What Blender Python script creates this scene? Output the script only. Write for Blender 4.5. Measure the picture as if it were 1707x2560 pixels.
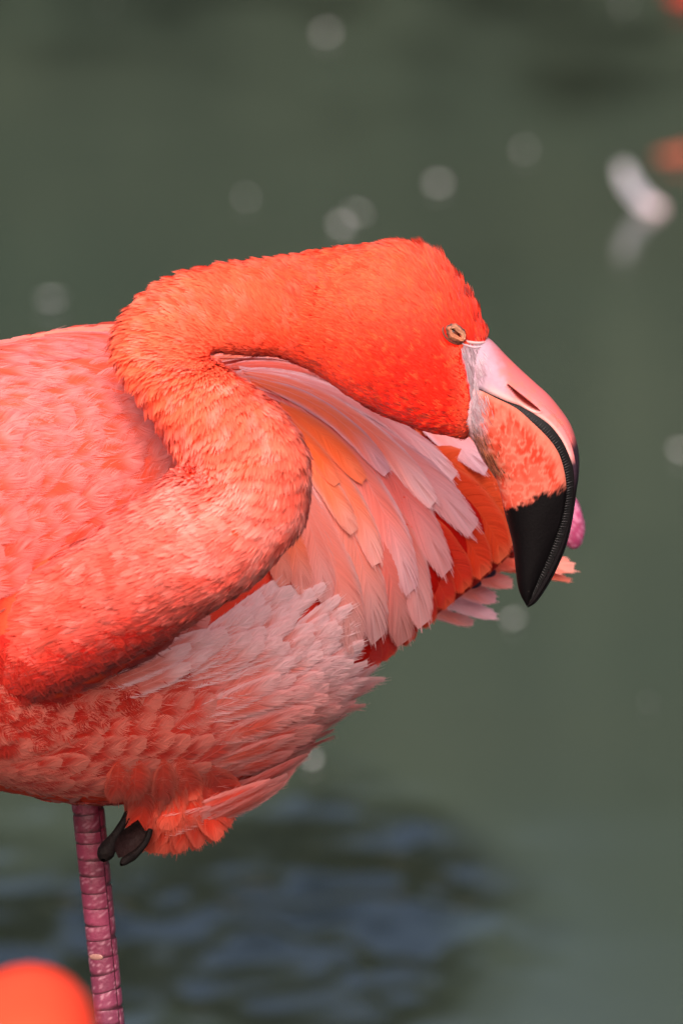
import bpy, math, random
import numpy as np
from mathutils import Vector
from mathutils.bvhtree import BVHTree
from mathutils.kdtree import KDTree

R = math.radians
rng = np.random.default_rng(7)
random.seed(7)
for o in list(bpy.data.objects):
    bpy.data.objects.remove(o)
scene = bpy.context.scene
COL = scene.collection

# ------------------------------------------------------------------ camera
TILT = R(12.0)
DIST = 6.0
MPP = 0.00021                     # metres per photo pixel at the bird
HC = 0.95                         # height of the frame's centre above the water
CAM = np.array([0.0, -DIST*math.cos(TILT), HC + DIST*math.sin(TILT)])
FWD = np.array([0.0, math.cos(TILT), -math.sin(TILT)])
UPV = np.array([0.0, math.sin(TILT), math.cos(TILT)])
RGT = np.array([1.0, 0.0, 0.0])
cam_d = bpy.data.cameras.new("camera")
cam_d.sensor_fit = 'HORIZONTAL'
cam_d.sensor_width = 36.0
cam_d.lens = 36.0*DIST/(1707*MPP)
cam_d.clip_start = 0.1
cam_d.clip_end = 500
cam_d.dof.use_dof = True
cam_d.dof.focus_distance = DIST - 0.005
cam_d.dof.aperture_fstop = cam_d.lens/36.0      # a 36 mm wide opening
cam = bpy.data.objects.new("camera", cam_d)
COL.objects.link(cam)
cam.location = CAM
cam.rotation_euler = (math.pi/2 - TILT, 0, 0)
scene.camera = cam

# ------------------------------------------------------------------ light
SUN_EL, SUN_AZ = R(41), R(192)     # azimuth clockwise from +Y; 180 = behind the camera
world = bpy.data.worlds.new("World")
scene.world = world
world.use_nodes = True
wn = world.node_tree.nodes
sky = wn.new("ShaderNodeTexSky")
sky.sky_type = 'NISHITA'
sky.sun_disc = False
sky.sun_elevation = SUN_EL
sky.sun_rotation = SUN_AZ
sky.air_density = 0.8
sky.dust_density = 10.0
sky.ozone_density = 1.0
wn["Background"].inputs["Strength"].default_value = 0.15
world.node_tree.links.new(sky.outputs[0], wn["Background"].inputs[0])
sun_d = bpy.data.lights.new("sun", 'SUN')
sun_d.energy = 1.35
sun_d.angle = R(90)
sun_d.color = (1.0, 0.975, 0.945)
sun = bpy.data.objects.new("sun", sun_d)
COL.objects.link(sun)
sdir = Vector((math.sin(SUN_AZ)*math.cos(SUN_EL), math.cos(SUN_AZ)*math.cos(SUN_EL), math.sin(SUN_EL)))
sun.rotation_euler = sdir.to_track_quat('Z', 'Y').to_euler()
vs = scene.view_settings
vs.view_transform = 'Standard'
vs.look = 'None'
vs.gamma = 1.0
vs.use_curve_mapping = False
vs.exposure = 0.68
cy = scene.cycles
cy.max_bounces = 6
cy.diffuse_bounces = 3
cy.glossy_bounces = 3
cy.transmission_bounces = 4
cy.use_denoising = True
cy.caustics_reflective = False
cy.caustics_refractive = False

# ------------------------------------------------------------------ helpers
def lin(r, g, b):
    c = np.array([r, g, b], float)/255.0
    return np.where(c <= 0.04045, c/12.92, ((c+0.055)/1.055)**2.4)

def P(px, py, y=0.0):
    """photo pixel + world depth -> world point (arrays allowed)"""
    px = np.asarray(px, float); py = np.asarray(py, float); y = np.asarray(y, float)
    k = MPP/DIST
    d = FWD + ((px-853.5)*k)[..., None]*RGT - ((py-1280.0)*k)[..., None]*UPV
    t = (y-CAM[1])/d[..., 1]
    return CAM + d*t[..., None]

def PW(px, py):
    """photo pixel -> point on the water z=0"""
    k = MPP/DIST
    d = FWD + (px-853.5)*k*RGT - (py-1280.0)*k*UPV
    return CAM + d*(-CAM[2]/d[2])

def toPx(W):
    d = np.asarray(W) - CAM
    f = d@FWD
    k = MPP/DIST
    return np.stack([853.5 + (d@RGT)/f/k, 1280.0 - (d@UPV)/f/k], -1)

def nrm(v):
    return v/np.maximum(np.linalg.norm(v, axis=-1, keepdims=True), 1e-9)

def sstep(a, b, x):
    t = np.clip((x-a)/(b-a), 0, 1)
    return t*t*(3-2*t)

def crom(ctrl, n):
    """Catmull-Rom through the rows of ctrl, n samples"""
    c = np.asarray(ctrl, float)
    m = len(c)
    u = np.linspace(0, m-1, n)
    i = np.clip(u.astype(int), 0, m-2)
    f = (u-i)[:, None]
    g = lambda k: c[np.clip(k, 0, m-1)]
    p0, p1, p2, p3 = g(i-1), g(i), g(i+1), g(i+2)
    return 0.5*((2*p1)+(-p0+p2)*f+(2*p0-5*p1+4*p2-p3)*f**2+(-p0+3*p1-3*p2+p3)*f**3)

_perm = np.random.default_rng(3).random(4096)
def vnoise(p, scale=1.0, seed=0):
    """value noise 0..1, p (n,3)"""
    q = np.asarray(p)*scale + seed*17.31
    i = np.floor(q).astype(np.int64)
    f = q-i
    f = f*f*(3-2*f)
    out = 0
    for dx in (0, 1):
        for dy in (0, 1):
            for dz in (0, 1):
                h = ((i[:, 0]+dx)*73856093 ^ (i[:, 1]+dy)*19349663 ^ (i[:, 2]+dz)*83492791) & 4095
                w = (f[:, 0] if dx else 1-f[:, 0])*(f[:, 1] if dy else 1-f[:, 1])*(f[:, 2] if dz else 1-f[:, 2])
                out = out + _perm[h]*w
    return out

def fbm(p, scale, oct=3, seed=0):
    a, s, n = 0, 0, 1.0
    for k in range(oct):
        a = a + n*vnoise(p, scale*2**k, seed+k)
        s += n
        n *= 0.5
    return a/s

def mesh(name, V, F, cols=None, smooth=True, normals=None):
    V = np.asarray(V, np.float32)
    me = bpy.data.meshes.new(name)
    if isinstance(F, np.ndarray):
        n, k = F.shape
        me.vertices.add(len(V)); me.vertices.foreach_set("co", V.ravel())
        me.loops.add(n*k); me.loops.foreach_set("vertex_index", F.astype(np.int32).ravel())
        me.polygons.add(n); me.polygons.foreach_set("loop_start", np.arange(0, n*k, k, dtype=np.int32))
        me.update(calc_edges=True)
        me.validate()
    else:
        me.from_pydata(V.tolist(), [], F)
        me.update()
    if smooth:
        me.polygons.foreach_set("use_smooth", np.ones(len(me.polygons), bool))
    if cols is not None:
        a = me.color_attributes.new("Col", 'FLOAT_COLOR', 'POINT')
        c = np.ones((len(V), 4), np.float32)
        c[:, :3] = np.clip(cols, 0, 1)
        a.data.foreach_set("color", c.ravel())
    if normals is not None:
        me.normals_split_custom_set_from_vertices(np.asarray(normals, np.float32).tolist())
    return me

def add(name, me, mat, parent=None):
    o = bpy.data.objects.new(name, me)
    COL.objects.link(o)
    if me is not None and mat is not None:
        me.materials.clear()
        me.materials.append(mat)
    if parent is not None:
        o.parent = parent
        o.matrix_parent_inverse = world_of(parent).inverted()
    return o

def world_of(o):
    from mathutils import Matrix
    m = Matrix.LocRotScale(o.location, o.rotation_euler, o.scale)
    return (world_of(o.parent) @ o.matrix_parent_inverse @ m) if o.parent else m

def empty(name, loc, label, cat, group=None):
    o = bpy.data.objects.new(name, None)
    COL.objects.link(o)
    o.location = loc
    o.empty_display_size = 0.05
    tag(o, label, cat, group)
    return o

def tag(o, label, cat, group=None):
    o["label"] = label
    o["category"] = cat
    if group:
        o["group"] = group

def gridfaces(nu, nv, closed_v=False):
    u = np.arange(nu-1)[:, None]
    v = np.arange(nv if closed_v else nv-1)[None, :]
    v2 = (v+1) % nv
    a = u*nv+v; b = u*nv+v2; c = (u+1)*nv+v2; d = (u+1)*nv+v
    return np.stack([a, b, c, d], -1).reshape(-1, 4)

def merge(parts):
    """parts: list of (V, F, C) with quad faces"""
    Vs, Fs, Cs, k = [], [], [], 0
    for V, F, C in [p[:3] for p in parts]:
        Vs.append(V); Fs.append(F+k); Cs.append(np.broadcast_to(C, (len(V), 3))); k += len(V)
    return np.concatenate(Vs), np.concatenate(Fs), np.concatenate(Cs)

def tube(path, rad, n=12, squash=1.0):
    """closed tube, rounded ends; path (m,3), rad (m,)"""
    path = np.asarray(path, float); rad = np.asarray(rad, float)
    T = nrm(np.gradient(path, axis=0))
    ref = np.array([0.0, 1.0, 0.0])
    A = nrm(np.cross(T, ref)); B = np.cross(T, A)
    ph = np.linspace(0, 2*math.pi, n, endpoint=False)
    V = path[:, None]+rad[:, None, None]*(A[:, None]*np.cos(ph)[None, :, None]+squash*B[:, None]*np.sin(ph)[None, :, None])
    return V.reshape(-1, 3), gridfaces(len(path), n, True)

# ------------------------------------------------------------------ materials
def nodes(name):
    m = bpy.data.materials.new(name)
    m.use_nodes = True
    nt = m.node_tree
    return m, nt, nt.nodes["Principled BSDF"], nt.nodes["Material Output"]

def feather_material(name, translucent=0.28, rough=0.62):
    m, nt, b, out = nodes(name)
    a = nt.nodes.new("ShaderNodeVertexColor"); a.layer_name = "Col"
    nt.links.new(a.outputs[0], b.inputs["Base Color"])
    b.inputs["Roughness"].default_value = rough
    b.inputs["Specular IOR Level"].default_value = 0.22
    b.inputs["Sheen Weight"].default_value = 0.12
    b.inputs["Sheen Roughness"].default_value = 0.5
    b.inputs["Sheen Tint"].default_value = (1, 0.85, 0.9, 1)
    tr = nt.nodes.new("ShaderNodeBsdfTranslucent")
    nt.links.new(a.outputs[0], tr.inputs[0])
    mx = nt.nodes.new("ShaderNodeMixShader"); mx.inputs[0].default_value = translucent
    nt.links.new(b.outputs[0], mx.inputs[1]); nt.links.new(tr.outputs[0], mx.inputs[2])
    nt.links.new(mx.outputs[0], out.inputs[0])
    return m

def col_material(name, rough=0.45, spec=0.4, bump=0.0, bscale=600.0, sss=0.0, coat=0.0):
    m, nt, b, out = nodes(name)
    a = nt.nodes.new("ShaderNodeVertexColor"); a.layer_name = "Col"
    nt.links.new(a.outputs[0], b.inputs["Base Color"])
    b.inputs["Roughness"].default_value = rough
    b.inputs["Specular IOR Level"].default_value = spec
    b.inputs["Coat Weight"].default_value = coat
    b.inputs["Coat Roughness"].default_value = 0.2
    if sss:
        b.inputs["Subsurface Weight"].default_value = sss
        b.inputs["Subsurface Radius"].default_value = (0.004, 0.0015, 0.001)
        b.inputs["Subsurface Scale"].default_value = 1.0
    if bump:
        tc = nt.nodes.new("ShaderNodeTexCoord")
        nz = nt.nodes.new("ShaderNodeTexNoise"); nz.inputs["Scale"].default_value = bscale
        nz.inputs["Detail"].default_value = 3
        bp = nt.nodes.new("ShaderNodeBump"); bp.inputs["Strength"].default_value = bump
        bp.inputs["Distance"].default_value = 0.001
        nt.links.new(tc.outputs["Object"], nz.inputs["Vector"])
        nt.links.new(nz.outputs[0], bp.inputs["Height"]); nt.links.new(bp.outputs[0], b.inputs["Normal"])
    return m

M_feather = feather_material("feather")
M_down = feather_material("down_feather", 0.22, 0.7)
M_skin = col_material("plumage_base", 0.8, 0.1, 0.4, 700)
M_bill = col_material("bill_horn", 0.42, 0.14, 0.15, 700)
M_lid = col_material("eyelid_skin", 0.55, 0.3, 0.3, 1500)
M_leg = col_material("leg_skin", 0.42, 0.4, 0.35, 700)
M_eye = col_material("eye_wet", 0.06, 0.6)
M_dark = col_material("lamellae_horn", 0.35, 0.3)

# ------------------------------------------------------------------ setting: water, pond bed, bank
m_water, nt, b, out = nodes("pond_water")
b.inputs["Base Color"].default_value = (0.040, 0.052, 0.037, 1)
b.inputs["Roughness"].default_value = 0.11
b.inputs["IOR"].default_value = 1.33
wa = nt.nodes.new("ShaderNodeVertexColor"); wa.layer_name = "Col"
nt.links.new(wa.outputs[0], b.inputs["Base Color"])

def axis(lo, hi, dense_lo, dense_hi, step, nfar=24):
    d = np.arange(dense_lo, dense_hi+step, step)
    far_lo = dense_lo - (dense_lo-lo)*np.linspace(0, 1, nfar)[1:]**2.5
    far_hi = d[-1] + (hi-d[-1])*np.linspace(0, 1, nfar)[1:]**2.5
    return np.concatenate([far_lo[::-1], d, far_hi])
wx = axis(-60, 60, -0.60, 0.60, 0.008)
wy = axis(-30, 90, 2.2, 8.0, 0.011)
X, Y = np.meshgrid(wx, wy, indexing='ij')
p3 = np.stack([X, Y, X*0], -1).reshape(-1, 3)
def chop(p, lx, ly, seed):
    q = p/np.array([lx, ly, 1.0])
    return fbm(q, 1.0, 2, seed)-0.5
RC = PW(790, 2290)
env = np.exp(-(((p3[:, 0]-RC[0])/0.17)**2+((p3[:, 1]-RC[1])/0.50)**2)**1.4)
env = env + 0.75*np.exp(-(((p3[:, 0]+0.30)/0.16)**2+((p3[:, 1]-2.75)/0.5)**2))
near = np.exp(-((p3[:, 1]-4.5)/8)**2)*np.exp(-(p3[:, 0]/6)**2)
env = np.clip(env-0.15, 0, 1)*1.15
zz = (0.0009*chop(p3, 0.35, 0.25, 5)+0.0022*chop(p3, 1.1, 0.6, 9))*near
zz += env*near*(0.019*chop(p3, 0.046, 0.080, 11)+0.017*chop(p3+0.03*np.stack([chop(p3, .2, .2, 15), chop(p3, .2, .2, 16), 0*zz], -1), 0.07, 0.10, 12))*(0.1+1.5*sstep(0.3, 0.7, fbm(p3/np.array([0.10, 0.22, 1]), 1.0, 2, 18)))
murk_n = fbm(p3, 0.9, 3, 21)[:, None]
murk = np.array([0.032, 0.049, 0.038])*(1-murk_n)+np.array([0.043, 0.051, 0.036])*murk_n  # murky green of the pond water, varied by noise
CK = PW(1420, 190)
clear = env*1.3+0.42*np.exp(-(((p3[:, 0]-CK[0])/0.16)**2+((p3[:, 1]-CK[1])/0.35)**2))+0.55*sstep(6.2, 7.8, p3[:, 1])  # clear = mask of painted-in dark reflections: ripples, far strip, one blob
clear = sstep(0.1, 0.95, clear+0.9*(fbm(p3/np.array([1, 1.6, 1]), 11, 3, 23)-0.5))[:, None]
wcol = murk*(1-clear)+np.array([0.007, 0.010, 0.008])*clear  # dark reflections go into the water colour itself
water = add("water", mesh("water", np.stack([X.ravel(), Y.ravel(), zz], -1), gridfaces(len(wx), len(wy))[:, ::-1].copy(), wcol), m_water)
water["kind"] = "structure"

m_bed, nt, b, out = nodes("pond_mud")
nz = nt.nodes.new("ShaderNodeTexNoise"); nz.inputs["Scale"].default_value = 6
rp = nt.nodes.new("ShaderNodeValToRGB")
rp.color_ramp.elements[0].color = (0.05, 0.04, 0.025, 1); rp.color_ramp.elements[1].color = (0.10, 0.085, 0.05, 1)
nt.links.new(nz.outputs[0], rp.inputs[0]); nt.links.new(rp.outputs[0], b.inputs["Base Color"])
b.inputs["Roughness"].default_value = 0.9
bx = np.linspace(-60, 60, 61); by = np.linspace(-30, 90, 121)
X, Y = np.meshgrid(bx, by, indexing='ij')
q3 = np.stack([X, Y, X*0], -1).reshape(-1, 3)
hb = -0.14 + sstep(13.0, 18.0, Y.ravel())*0.75 + sstep(18, 60, Y.ravel())*2.0 + (fbm(q3, 0.6, 3, 2)-0.5)*0.08*sstep(12.5, 16, Y.ravel())
bank = add("bank", mesh("bank", np.stack([X.ravel(), Y.ravel(), hb], -1), gridfaces(len(bx), len(by))[:, ::-1].copy()), m_bed)
bank["kind"] = "structure"

m_leaf, nt, b, out = nodes("leaf")
oi = nt.nodes.new("ShaderNodeObjectInfo")
geo = nt.nodes.new("ShaderNodeNewGeometry")
rp = nt.nodes.new("ShaderNodeValToRGB")
rp.color_ramp.elements[0].color = (0.055, 0.075, 0.045, 1); rp.color_ramp.elements[1].color = (0.11, 0.14, 0.085, 1)
nt.links.new(geo.outputs["Random Per Island"], rp.inputs[0]); nt.links.new(rp.outputs[0], b.inputs["Base Color"])
b.inputs["Roughness"].default_value = 0.6
m_bark, nt, b, out = nodes("bark")
b.inputs["Base Color"].default_value = (0.09, 0.07, 0.05, 1); b.inputs["Roughness"].default_value = 0.9

def leaf_crown(n, rx, ry, rz, cz, seed):
    g = np.random.default_rng(seed)
    cl = g.normal(size=(26, 3)); cl = nrm(cl)*g.random((26, 1))**0.4*np.array([rx, ry, rz])*0.8
    c = cl[g.integers(0, 26, n)] + g.normal(size=(n, 3))*np.array([rx, ry, rz])*0.2
    c[:, 2] = np.maximum(c[:, 2], -cz*0.85)
    a = nrm(g.normal(size=(n, 3))); bb = nrm(np.cross(a, g.normal(size=(n, 3))))
    s = 0.09+0.10*g.random((n, 1))
    V = np.stack([c-a*s, c+bb*s*0.45, c+a*s, c-bb*s*0.45], 1).reshape(-1, 3)+np.array([0, 0, cz])
    return V, np.arange(n*4).reshape(-1, 4)
crown_me = [mesh("crown", *leaf_crown(3200, 1.5, 1.1, 1.7, 2.0, 40+k), smooth=False) for k in range(2)]
tv, tf = tube([(0, 0, -0.1), (0.03, 0, 0.6), (-0.02, 0.02, 1.4), (0.04, 0, 2.3)], [0.13, 0.10, 0.08, 0.03], 10)
trunk_me = mesh("trunk", tv, tf)
tree_lab = "leafy green tree standing on the bank across the pond"
for k, tx in enumerate(np.linspace(-10.5, 10.5, 15)):
    ty = 17.0 + (k % 3)*0.9
    t = empty("bank_tree", (tx+random.uniform(-.3, .3), ty, 0.45), tree_lab, "tree", "trees on the far bank")
    s = 1.0+0.25*random.random(); t.scale = (s, s, s); t.rotation_euler = (0, 0, k*1.3)
    for nm, me, mt in (("crown", crown_me[k % 2], m_leaf), ("trunk", trunk_me, m_bark)):
        o = bpy.data.objects.new(nm, me); COL.objects.link(o); o.parent = t
        if not me.materials:
            me.materials.append(mt)

# ================================================================== THE FLAMINGO
# ---- torso: lofted along its length, breast (left) nearer to the camera than the tail
#        x     top   bottom  depth   half-depth
TOR = np.array([
    (-470, 1350, 1500, -0.085, 0.012),
    (-420, 1160, 1720, -0.080, 0.055),
    (-330, 1020, 1860, -0.070, 0.085),
    (-200,  930, 1925, -0.050, 0.105),
    (   0,  870, 1955, -0.012, 0.118),
    ( 150,  836, 1985,  0.018, 0.122),
    ( 300,  822, 1990,  0.045, 0.122),
    ( 450,  838, 1985,  0.068, 0.118),
    ( 580,  888, 1955,  0.085, 0.112),
    ( 700,  912, 1890,  0.100, 0.104),
    ( 810,  958, 1790,  0.112, 0.095),
    ( 900,  998, 1695,  0.122, 0.085),
    (1000, 1048, 1600,  0.133, 0.072),
    (1100, 1085, 1520,  0.143, 0.058),
    (1180, 1122, 1462,  0.151, 0.045),
    (1240, 1195, 1415,  0.157, 0.030),
    (1278, 1300, 1382,  0.160, 0.012)])
tor = crom(TOR, 120)
cT = P(tor[:, 0], tor[:, 1], tor[:, 3]); cB = P(tor[:, 0], tor[:, 2], tor[:, 3])
cc = (cT+cB)/2; ch = (cT-cB)/2
NV = 72
ph = np.linspace(0, 2*math.pi, NV, endpoint=False)
se = lambda v, e: np.sign(v)*np.abs(v)**e
tv = cc[:, None] + ch[:, None]*se(np.cos(ph), 0.92)[None, :, None] + np.array([0, -1.0, 0])*tor[:, 4][:, None, None]*se(np.sin(ph), 0.92)[None, :, None]
TV = tv.reshape(-1, 3); TF = gridfaces(len(tor), NV, True)

def ellipsoid(c, ax, n=20, m=28):
    th = np.linspace(0.02, math.pi-0.02, n); f = np.linspace(0, 2*math.pi, m, endpoint=False)
    d = np.stack([np.sin(th)[:, None]*np.cos(f), np.sin(th)[:, None]*np.sin(f), np.cos(th)[:, None]+0*f], -1).reshape(-1, 3)
    return c+d[:, :1]*ax[0]+d[:, 1:2]*ax[1]+d[:, 2:]*ax[2], gridfaces(n, m, True)
def capped(V, F, nring):
    n = len(V)
    V2 = np.concatenate([V, V[:nring].mean(0)[None], V[-nring:].mean(0)[None]])
    i = np.arange(nring); j = (i+1) % nring
    lo = np.stack([i*0+n, j, i, i], -1); hi = np.stack([i*0+n+1, n-nring+i, n-nring+j, n-nring+j], -1)
    tri = [tuple(t[:3]) for t in np.concatenate([lo, hi])]
    return V2, [tuple(f) for f in F]+tri
# ---- thigh lobe hanging under the flank
EV, EF = ellipsoid(P(442, 1985, 0.034), [np.array([0.0205, 0, 0.004]), np.array([0, 0.030, 0]), np.array([0.004, 0, 0.026])])

# ---- neck + head: pairs of outline points (dorsal A, ventral B), depth, width/height ratio
NECK = np.array([
    (-330, 1480, -260, 1860, -0.060, 0.80),
    (-150, 1480,  -70, 1800, -0.086, 0.80),
    (  10, 1452,  110, 1735, -0.103, 0.82),
    ( 150, 1392,  280, 1660, -0.111, 0.86),
    ( 270, 1308,  418, 1588, -0.115, 0.92),
    ( 365, 1240,  540, 1515, -0.118, 0.95),
    ( 430, 1192,  655, 1432, -0.112, 0.95),
    ( 458, 1172,  752, 1315, -0.104, 0.92),
    ( 466, 1162,  772, 1215, -0.098, 0.92),
    ( 464, 1155,  762, 1120, -0.093, 0.92),
    ( 452, 1142,  704, 1030, -0.087, 0.92),
    ( 424, 1105,  632,  970, -0.080, 0.92),
    ( 376, 1035,  576,  932, -0.072, 0.92),
    ( 324,  960,  548,  910, -0.062, 0.92),
    ( 290,  900,  533,  900, -0.053, 0.90),
    ( 284,  842,  527,  890, -0.044, 0.90),
    ( 316,  782,  532,  880, -0.036, 0.90),
    ( 386,  716,  552,  876, -0.029, 0.90),
    ( 484,  676,  588,  882, -0.022, 0.90),
    ( 592,  656,  634,  886, -0.016, 0.90),
    ( 700,  643,  690,  889, -0.011, 0.88),
    ( 795,  628,  752,  911, -0.007, 0.84),
    ( 885,  616,  815,  944, -0.004, 0.78),
    ( 980,  611,  885,  994, -0.002, 0.72),
    (1060,  639,  965, 1037,  0.000, 0.68),
    (1119,  690, 1055, 1070,  0.000, 0.66),
    (1167,  751, 1120, 1086,  0.000, 0.60),
    (1203,  806, 1165, 1092,  0.000, 0.52),
    (1219,  840, 1182, 1060,  0.000, 0.46),
    (1216,  880, 1194, 1010,  0.000, 0.34)])
NS = 300
nk = crom(NECK, NS)
nu_ = np.linspace(0, len(NECK)-1, NS)
A_ = P(nk[:, 0], nk[:, 1], nk[:, 4]); B_ = P(nk[:, 2], nk[:, 3], nk[:, 4])
nc = (A_+B_)/2; na = (A_-B_)/2
NP = 80
ph2 = np.linspace(0, 2*math.pi, NP, endpoint=False)
nvg = nc[:, None] + na[:, None]*np.cos(ph2)[None, :, None] + np.array([0, -1.0, 0])*(nk[:, 5]*np.linalg.norm(na, axis=1))[:, None, None]*np.sin(ph2)[None, :, None]
_d0 = np.gradient(nvg, axis=0); _d1 = (np.roll(nvg, -1, 1)-np.roll(nvg, 1, 1))/2
_n = nrm(np.cross(_d1, _d0)); _n = _n*np.sign(((nvg-nc[:, None])*_n).sum(-1)).mean()
arc = np.concatenate([[0], np.cumsum(np.linalg.norm(np.diff(nc, axis=0), axis=1))])
_ph = fbm(nvg.reshape(-1, 3), 75, 2, 301).reshape(NS, NP)
RIDGE = np.sin(arc[:, None]/(25*MPP)*2*math.pi*0.8+9.0*_ph+2.2*np.cos(ph2)[None])
ramp = np.interp(nu_, [0, 3, 7, 10, 13, 16, 19, 21, 23], [0.2, 0.3, 0.5, 0.9, 1.0, 0.8, 0.55, 0.35, 0])[:, None]*(0.62+0.38*np.cos(ph2))[None]
nvg = nvg+_n*(RIDGE*ramp*3.2*MPP)[..., None]
NVv = nvg.reshape(-1, 3); NF = gridfaces(NS, NP, True)

# ---- one continuous body: union by voxel remesh
FIL = np.array([(-260, 1740, -0.060, 120), (-130, 1715, -0.078, 116), (0, 1690, -0.088, 108), (120, 1655, -0.092, 98), (240, 1615, -0.091, 84), (340, 1585, -0.086, 66), (420, 1560, -0.078, 40)], float)
fl_c = crom(FIL, 30)
GV, GF = tube(P(fl_c[:, 0], fl_c[:, 1], fl_c[:, 2]), fl_c[:, 3]*MPP, 24)
V1, F1 = capped(TV, TF, NV); V2, F2 = capped(NVv, NF, NP); V3, F3 = capped(EV, EF, 28); V4, F4 = capped(GV, GF, 24)
allV = np.concatenate([V1, V2, V3, V4])
allF = F1+[tuple(i+len(V1) for i in f) for f in F2]+[tuple(i+len(V1)+len(V2) for i in f) for f in F3]+[tuple(i+len(V1)+len(V2)+len(V3) for i in f) for f in F4]
tmp = bpy.data.objects.new("tmp", mesh("tmp", allV, allF)); COL.objects.link(tmp)
rm = tmp.modifiers.new("r", 'REMESH'); rm.mode = 'VOXEL'; rm.voxel_size = 0.0022
sm = tmp.modifiers.new("s", 'SMOOTH'); sm.factor = 0.5; sm.iterations = 6
dg = bpy.context.evaluated_depsgraph_get()
body_me = bpy.data.meshes.new_from_object(tmp.evaluated_get(dg))
bpy.data.objects.remove(tmp)
body_me.name = "body"

# colours (pigment only)
C_coral = lin(250, 120, 96); C_red = lin(214, 32, 12); C_deep = lin(190, 12, 4)
C_lilac = lin(232, 192, 205); C_pink = lin(238, 158, 162); C_orange = lin(250, 104, 58)
C_salmon = lin(236, 128, 118); C_palepink = lin(244, 176, 186); C_neck = lin(252, 122, 90)

# face line: plumage ends to its right
FY = [560, 800, 843, 849, 857, 870, 900, 950, 1000, 1040, 1110]
FX = [1300, 1262, 1240, 1192, 1160, 1153, 1163, 1173, 1179, 1178, 1186]
def infront(W):
    q = toPx(np.stack([W[:, 0], W[:, 1]*0, W[:, 2]+W[:, 1]*math.tan(TILT)*0], -1))
    return q[:, 0]-np.interp(q[:, 1], FY, FX), q

bv = np.empty(len(body_me.vertices)*3, np.float32); body_me.vertices.foreach_get("co", bv); bv = bv.reshape(-1, 3).astype(float)
kd = KDTree(len(NVv))
for i, v in enumerate(NVv):
    kd.insert(v, i)
kd.balance()
near_i = np.zeros(len(bv), int); near_d = np.zeros(len(bv))
for i, v in enumerate(bv):
    _, j, d = kd.find(v); near_i[i] = j; near_d[i] = d
sidx = nu_[near_i//NP]
bq = toPx(bv)
isneck = near_d < 0.006
wn_ = fbm(bv, 60, 3, 1)[:, None]
upk = sstep(1500, 1000, bq[:, 1])[:, None]
base = (lin(222, 62, 44)*(1-upk)+lin(244, 124, 106)*upk)*(0.8+0.4*wn_)
wing = sstep(700, 860, bq[:, 0])[:, None]
base = base*(1-wing)+C_deep*wing
neckc = np.where(sidx[:, None] < 21, lin(226, 70, 46), lin(205, 26, 10))*(0.8+0.4*wn_)
bc = np.where(isneck[:, None], neckc, base)
ff, _ = infront(bv)
face = (sstep(-2, 3, ff)*isneck*(sidx > 24))[:, None]
bc = bc*(1-face)+lin(204, 166, 180)*(0.88+0.24*wn_)*face
at = body_me.color_attributes.new("Col", 'FLOAT_COLOR', 'POINT')
c4 = np.ones((len(bv), 4), np.float32); c4[:, :3] = np.clip(bc, 0, 1); at.data.foreach_set("color", c4.ravel())
body_me.polygons.foreach_set("use_smooth", np.ones(len(body_me.polygons), bool))

LEG_TOP = P(214, 1960, 0.03); LEG_BOT = P(275, 2560, 0.03)
ld = LEG_BOT-LEG_TOP
LEG_END = LEG_TOP+ld*((-0.125-LEG_TOP[2])/ld[2])
bird = empty("flamingo", tuple(LEG_END), "coral pink flamingo resting its head over its back on one standing leg", "flamingo")
body = add("body", body_me, M_skin, bird)

# ---- surfaces to lay feathers on
tb_V = np.concatenate([V1, V3]); tb_F = F1+[tuple(i+len(V1) for i in f) for f in F3]
bvh = BVHTree.FromPolygons([Vector(v) for v in tb_V], tb_F)
bvh_all = BVHTree.FromPolygons([Vector(v) for v in bv], [tuple(p.vertices) for p in body_me.polygons])

LAYER = {"V": [tb_V], "F": list(tb_F), "n": len(tb_V)}
def add_layer(o):
    """later feathers lie on this one"""
    global bvh
    v = np.empty(len(o.data.vertices)*3, np.float32); o.data.vertices.foreach_get("co", v)
    v = v.reshape(-1, 3)[:60]
    LAYER["F"] += [tuple(int(i)+LAYER["n"] for i in f) for f in gridfaces(12, 5)]
    LAYER["V"].append(v); LAYER["n"] += 60
    bvh = BVHTree.FromPolygons([Vector(p) for p in np.concatenate(LAYER["V"])], LAYER["F"])

def ray(px, py, tree=None):
    d = Vector(P(px, py, 0.0)-CAM).normalized()
    h = (tree or bvh).ray_cast(Vector(CAM), d, 50)
    if h[0] is None:
        return None
    n = h[1]
    if n.dot(d) > 0:
        n = -n
    return np.array(h[0]), np.array(n)

def near_surf(p):
    h = bvh.find_nearest(Vector(p))
    q, n = np.array(h[0]), np.array(h[1])
    return q, n

def bez(r, c, t, n):
    u = np.linspace(0, 1, n)[:, None]
    r, c, t = np.array(r, float), np.array(c, float), np.array(t, float)
    return (1-u)**2*r+2*u*(1-u)*c+u*u*t

def path_px(r, c, t, n=12):
    """feather midline drawn over the flank: each point dropped onto the torso"""
    q = bez(r, c, t, n)
    Cn, Nn, last = [], [], None
    for x, y in q:
        h = ray(x, y)
        if h is not None:
            w, nn = h
            if last is not None and w[1]-last[1] > 0.012:
                w = P(x, y, last[1]+0.004); nn = Nn[-1]
            Cn.append(w); Nn.append(nn); last = w
        elif last is not None:
            w = P(x, y, last[1]+0.0015); Cn.append(w); Nn.append(Nn[-1]); last = w
        else:
            w = P(x, y, np.interp(x, TOR[:, 0], TOR[:, 3])); Cn.append(w); Nn.append(np.array([0, -0.7, 0.7])); last = w
    return smooth_path(np.array(Cn), np.array(Nn))

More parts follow.
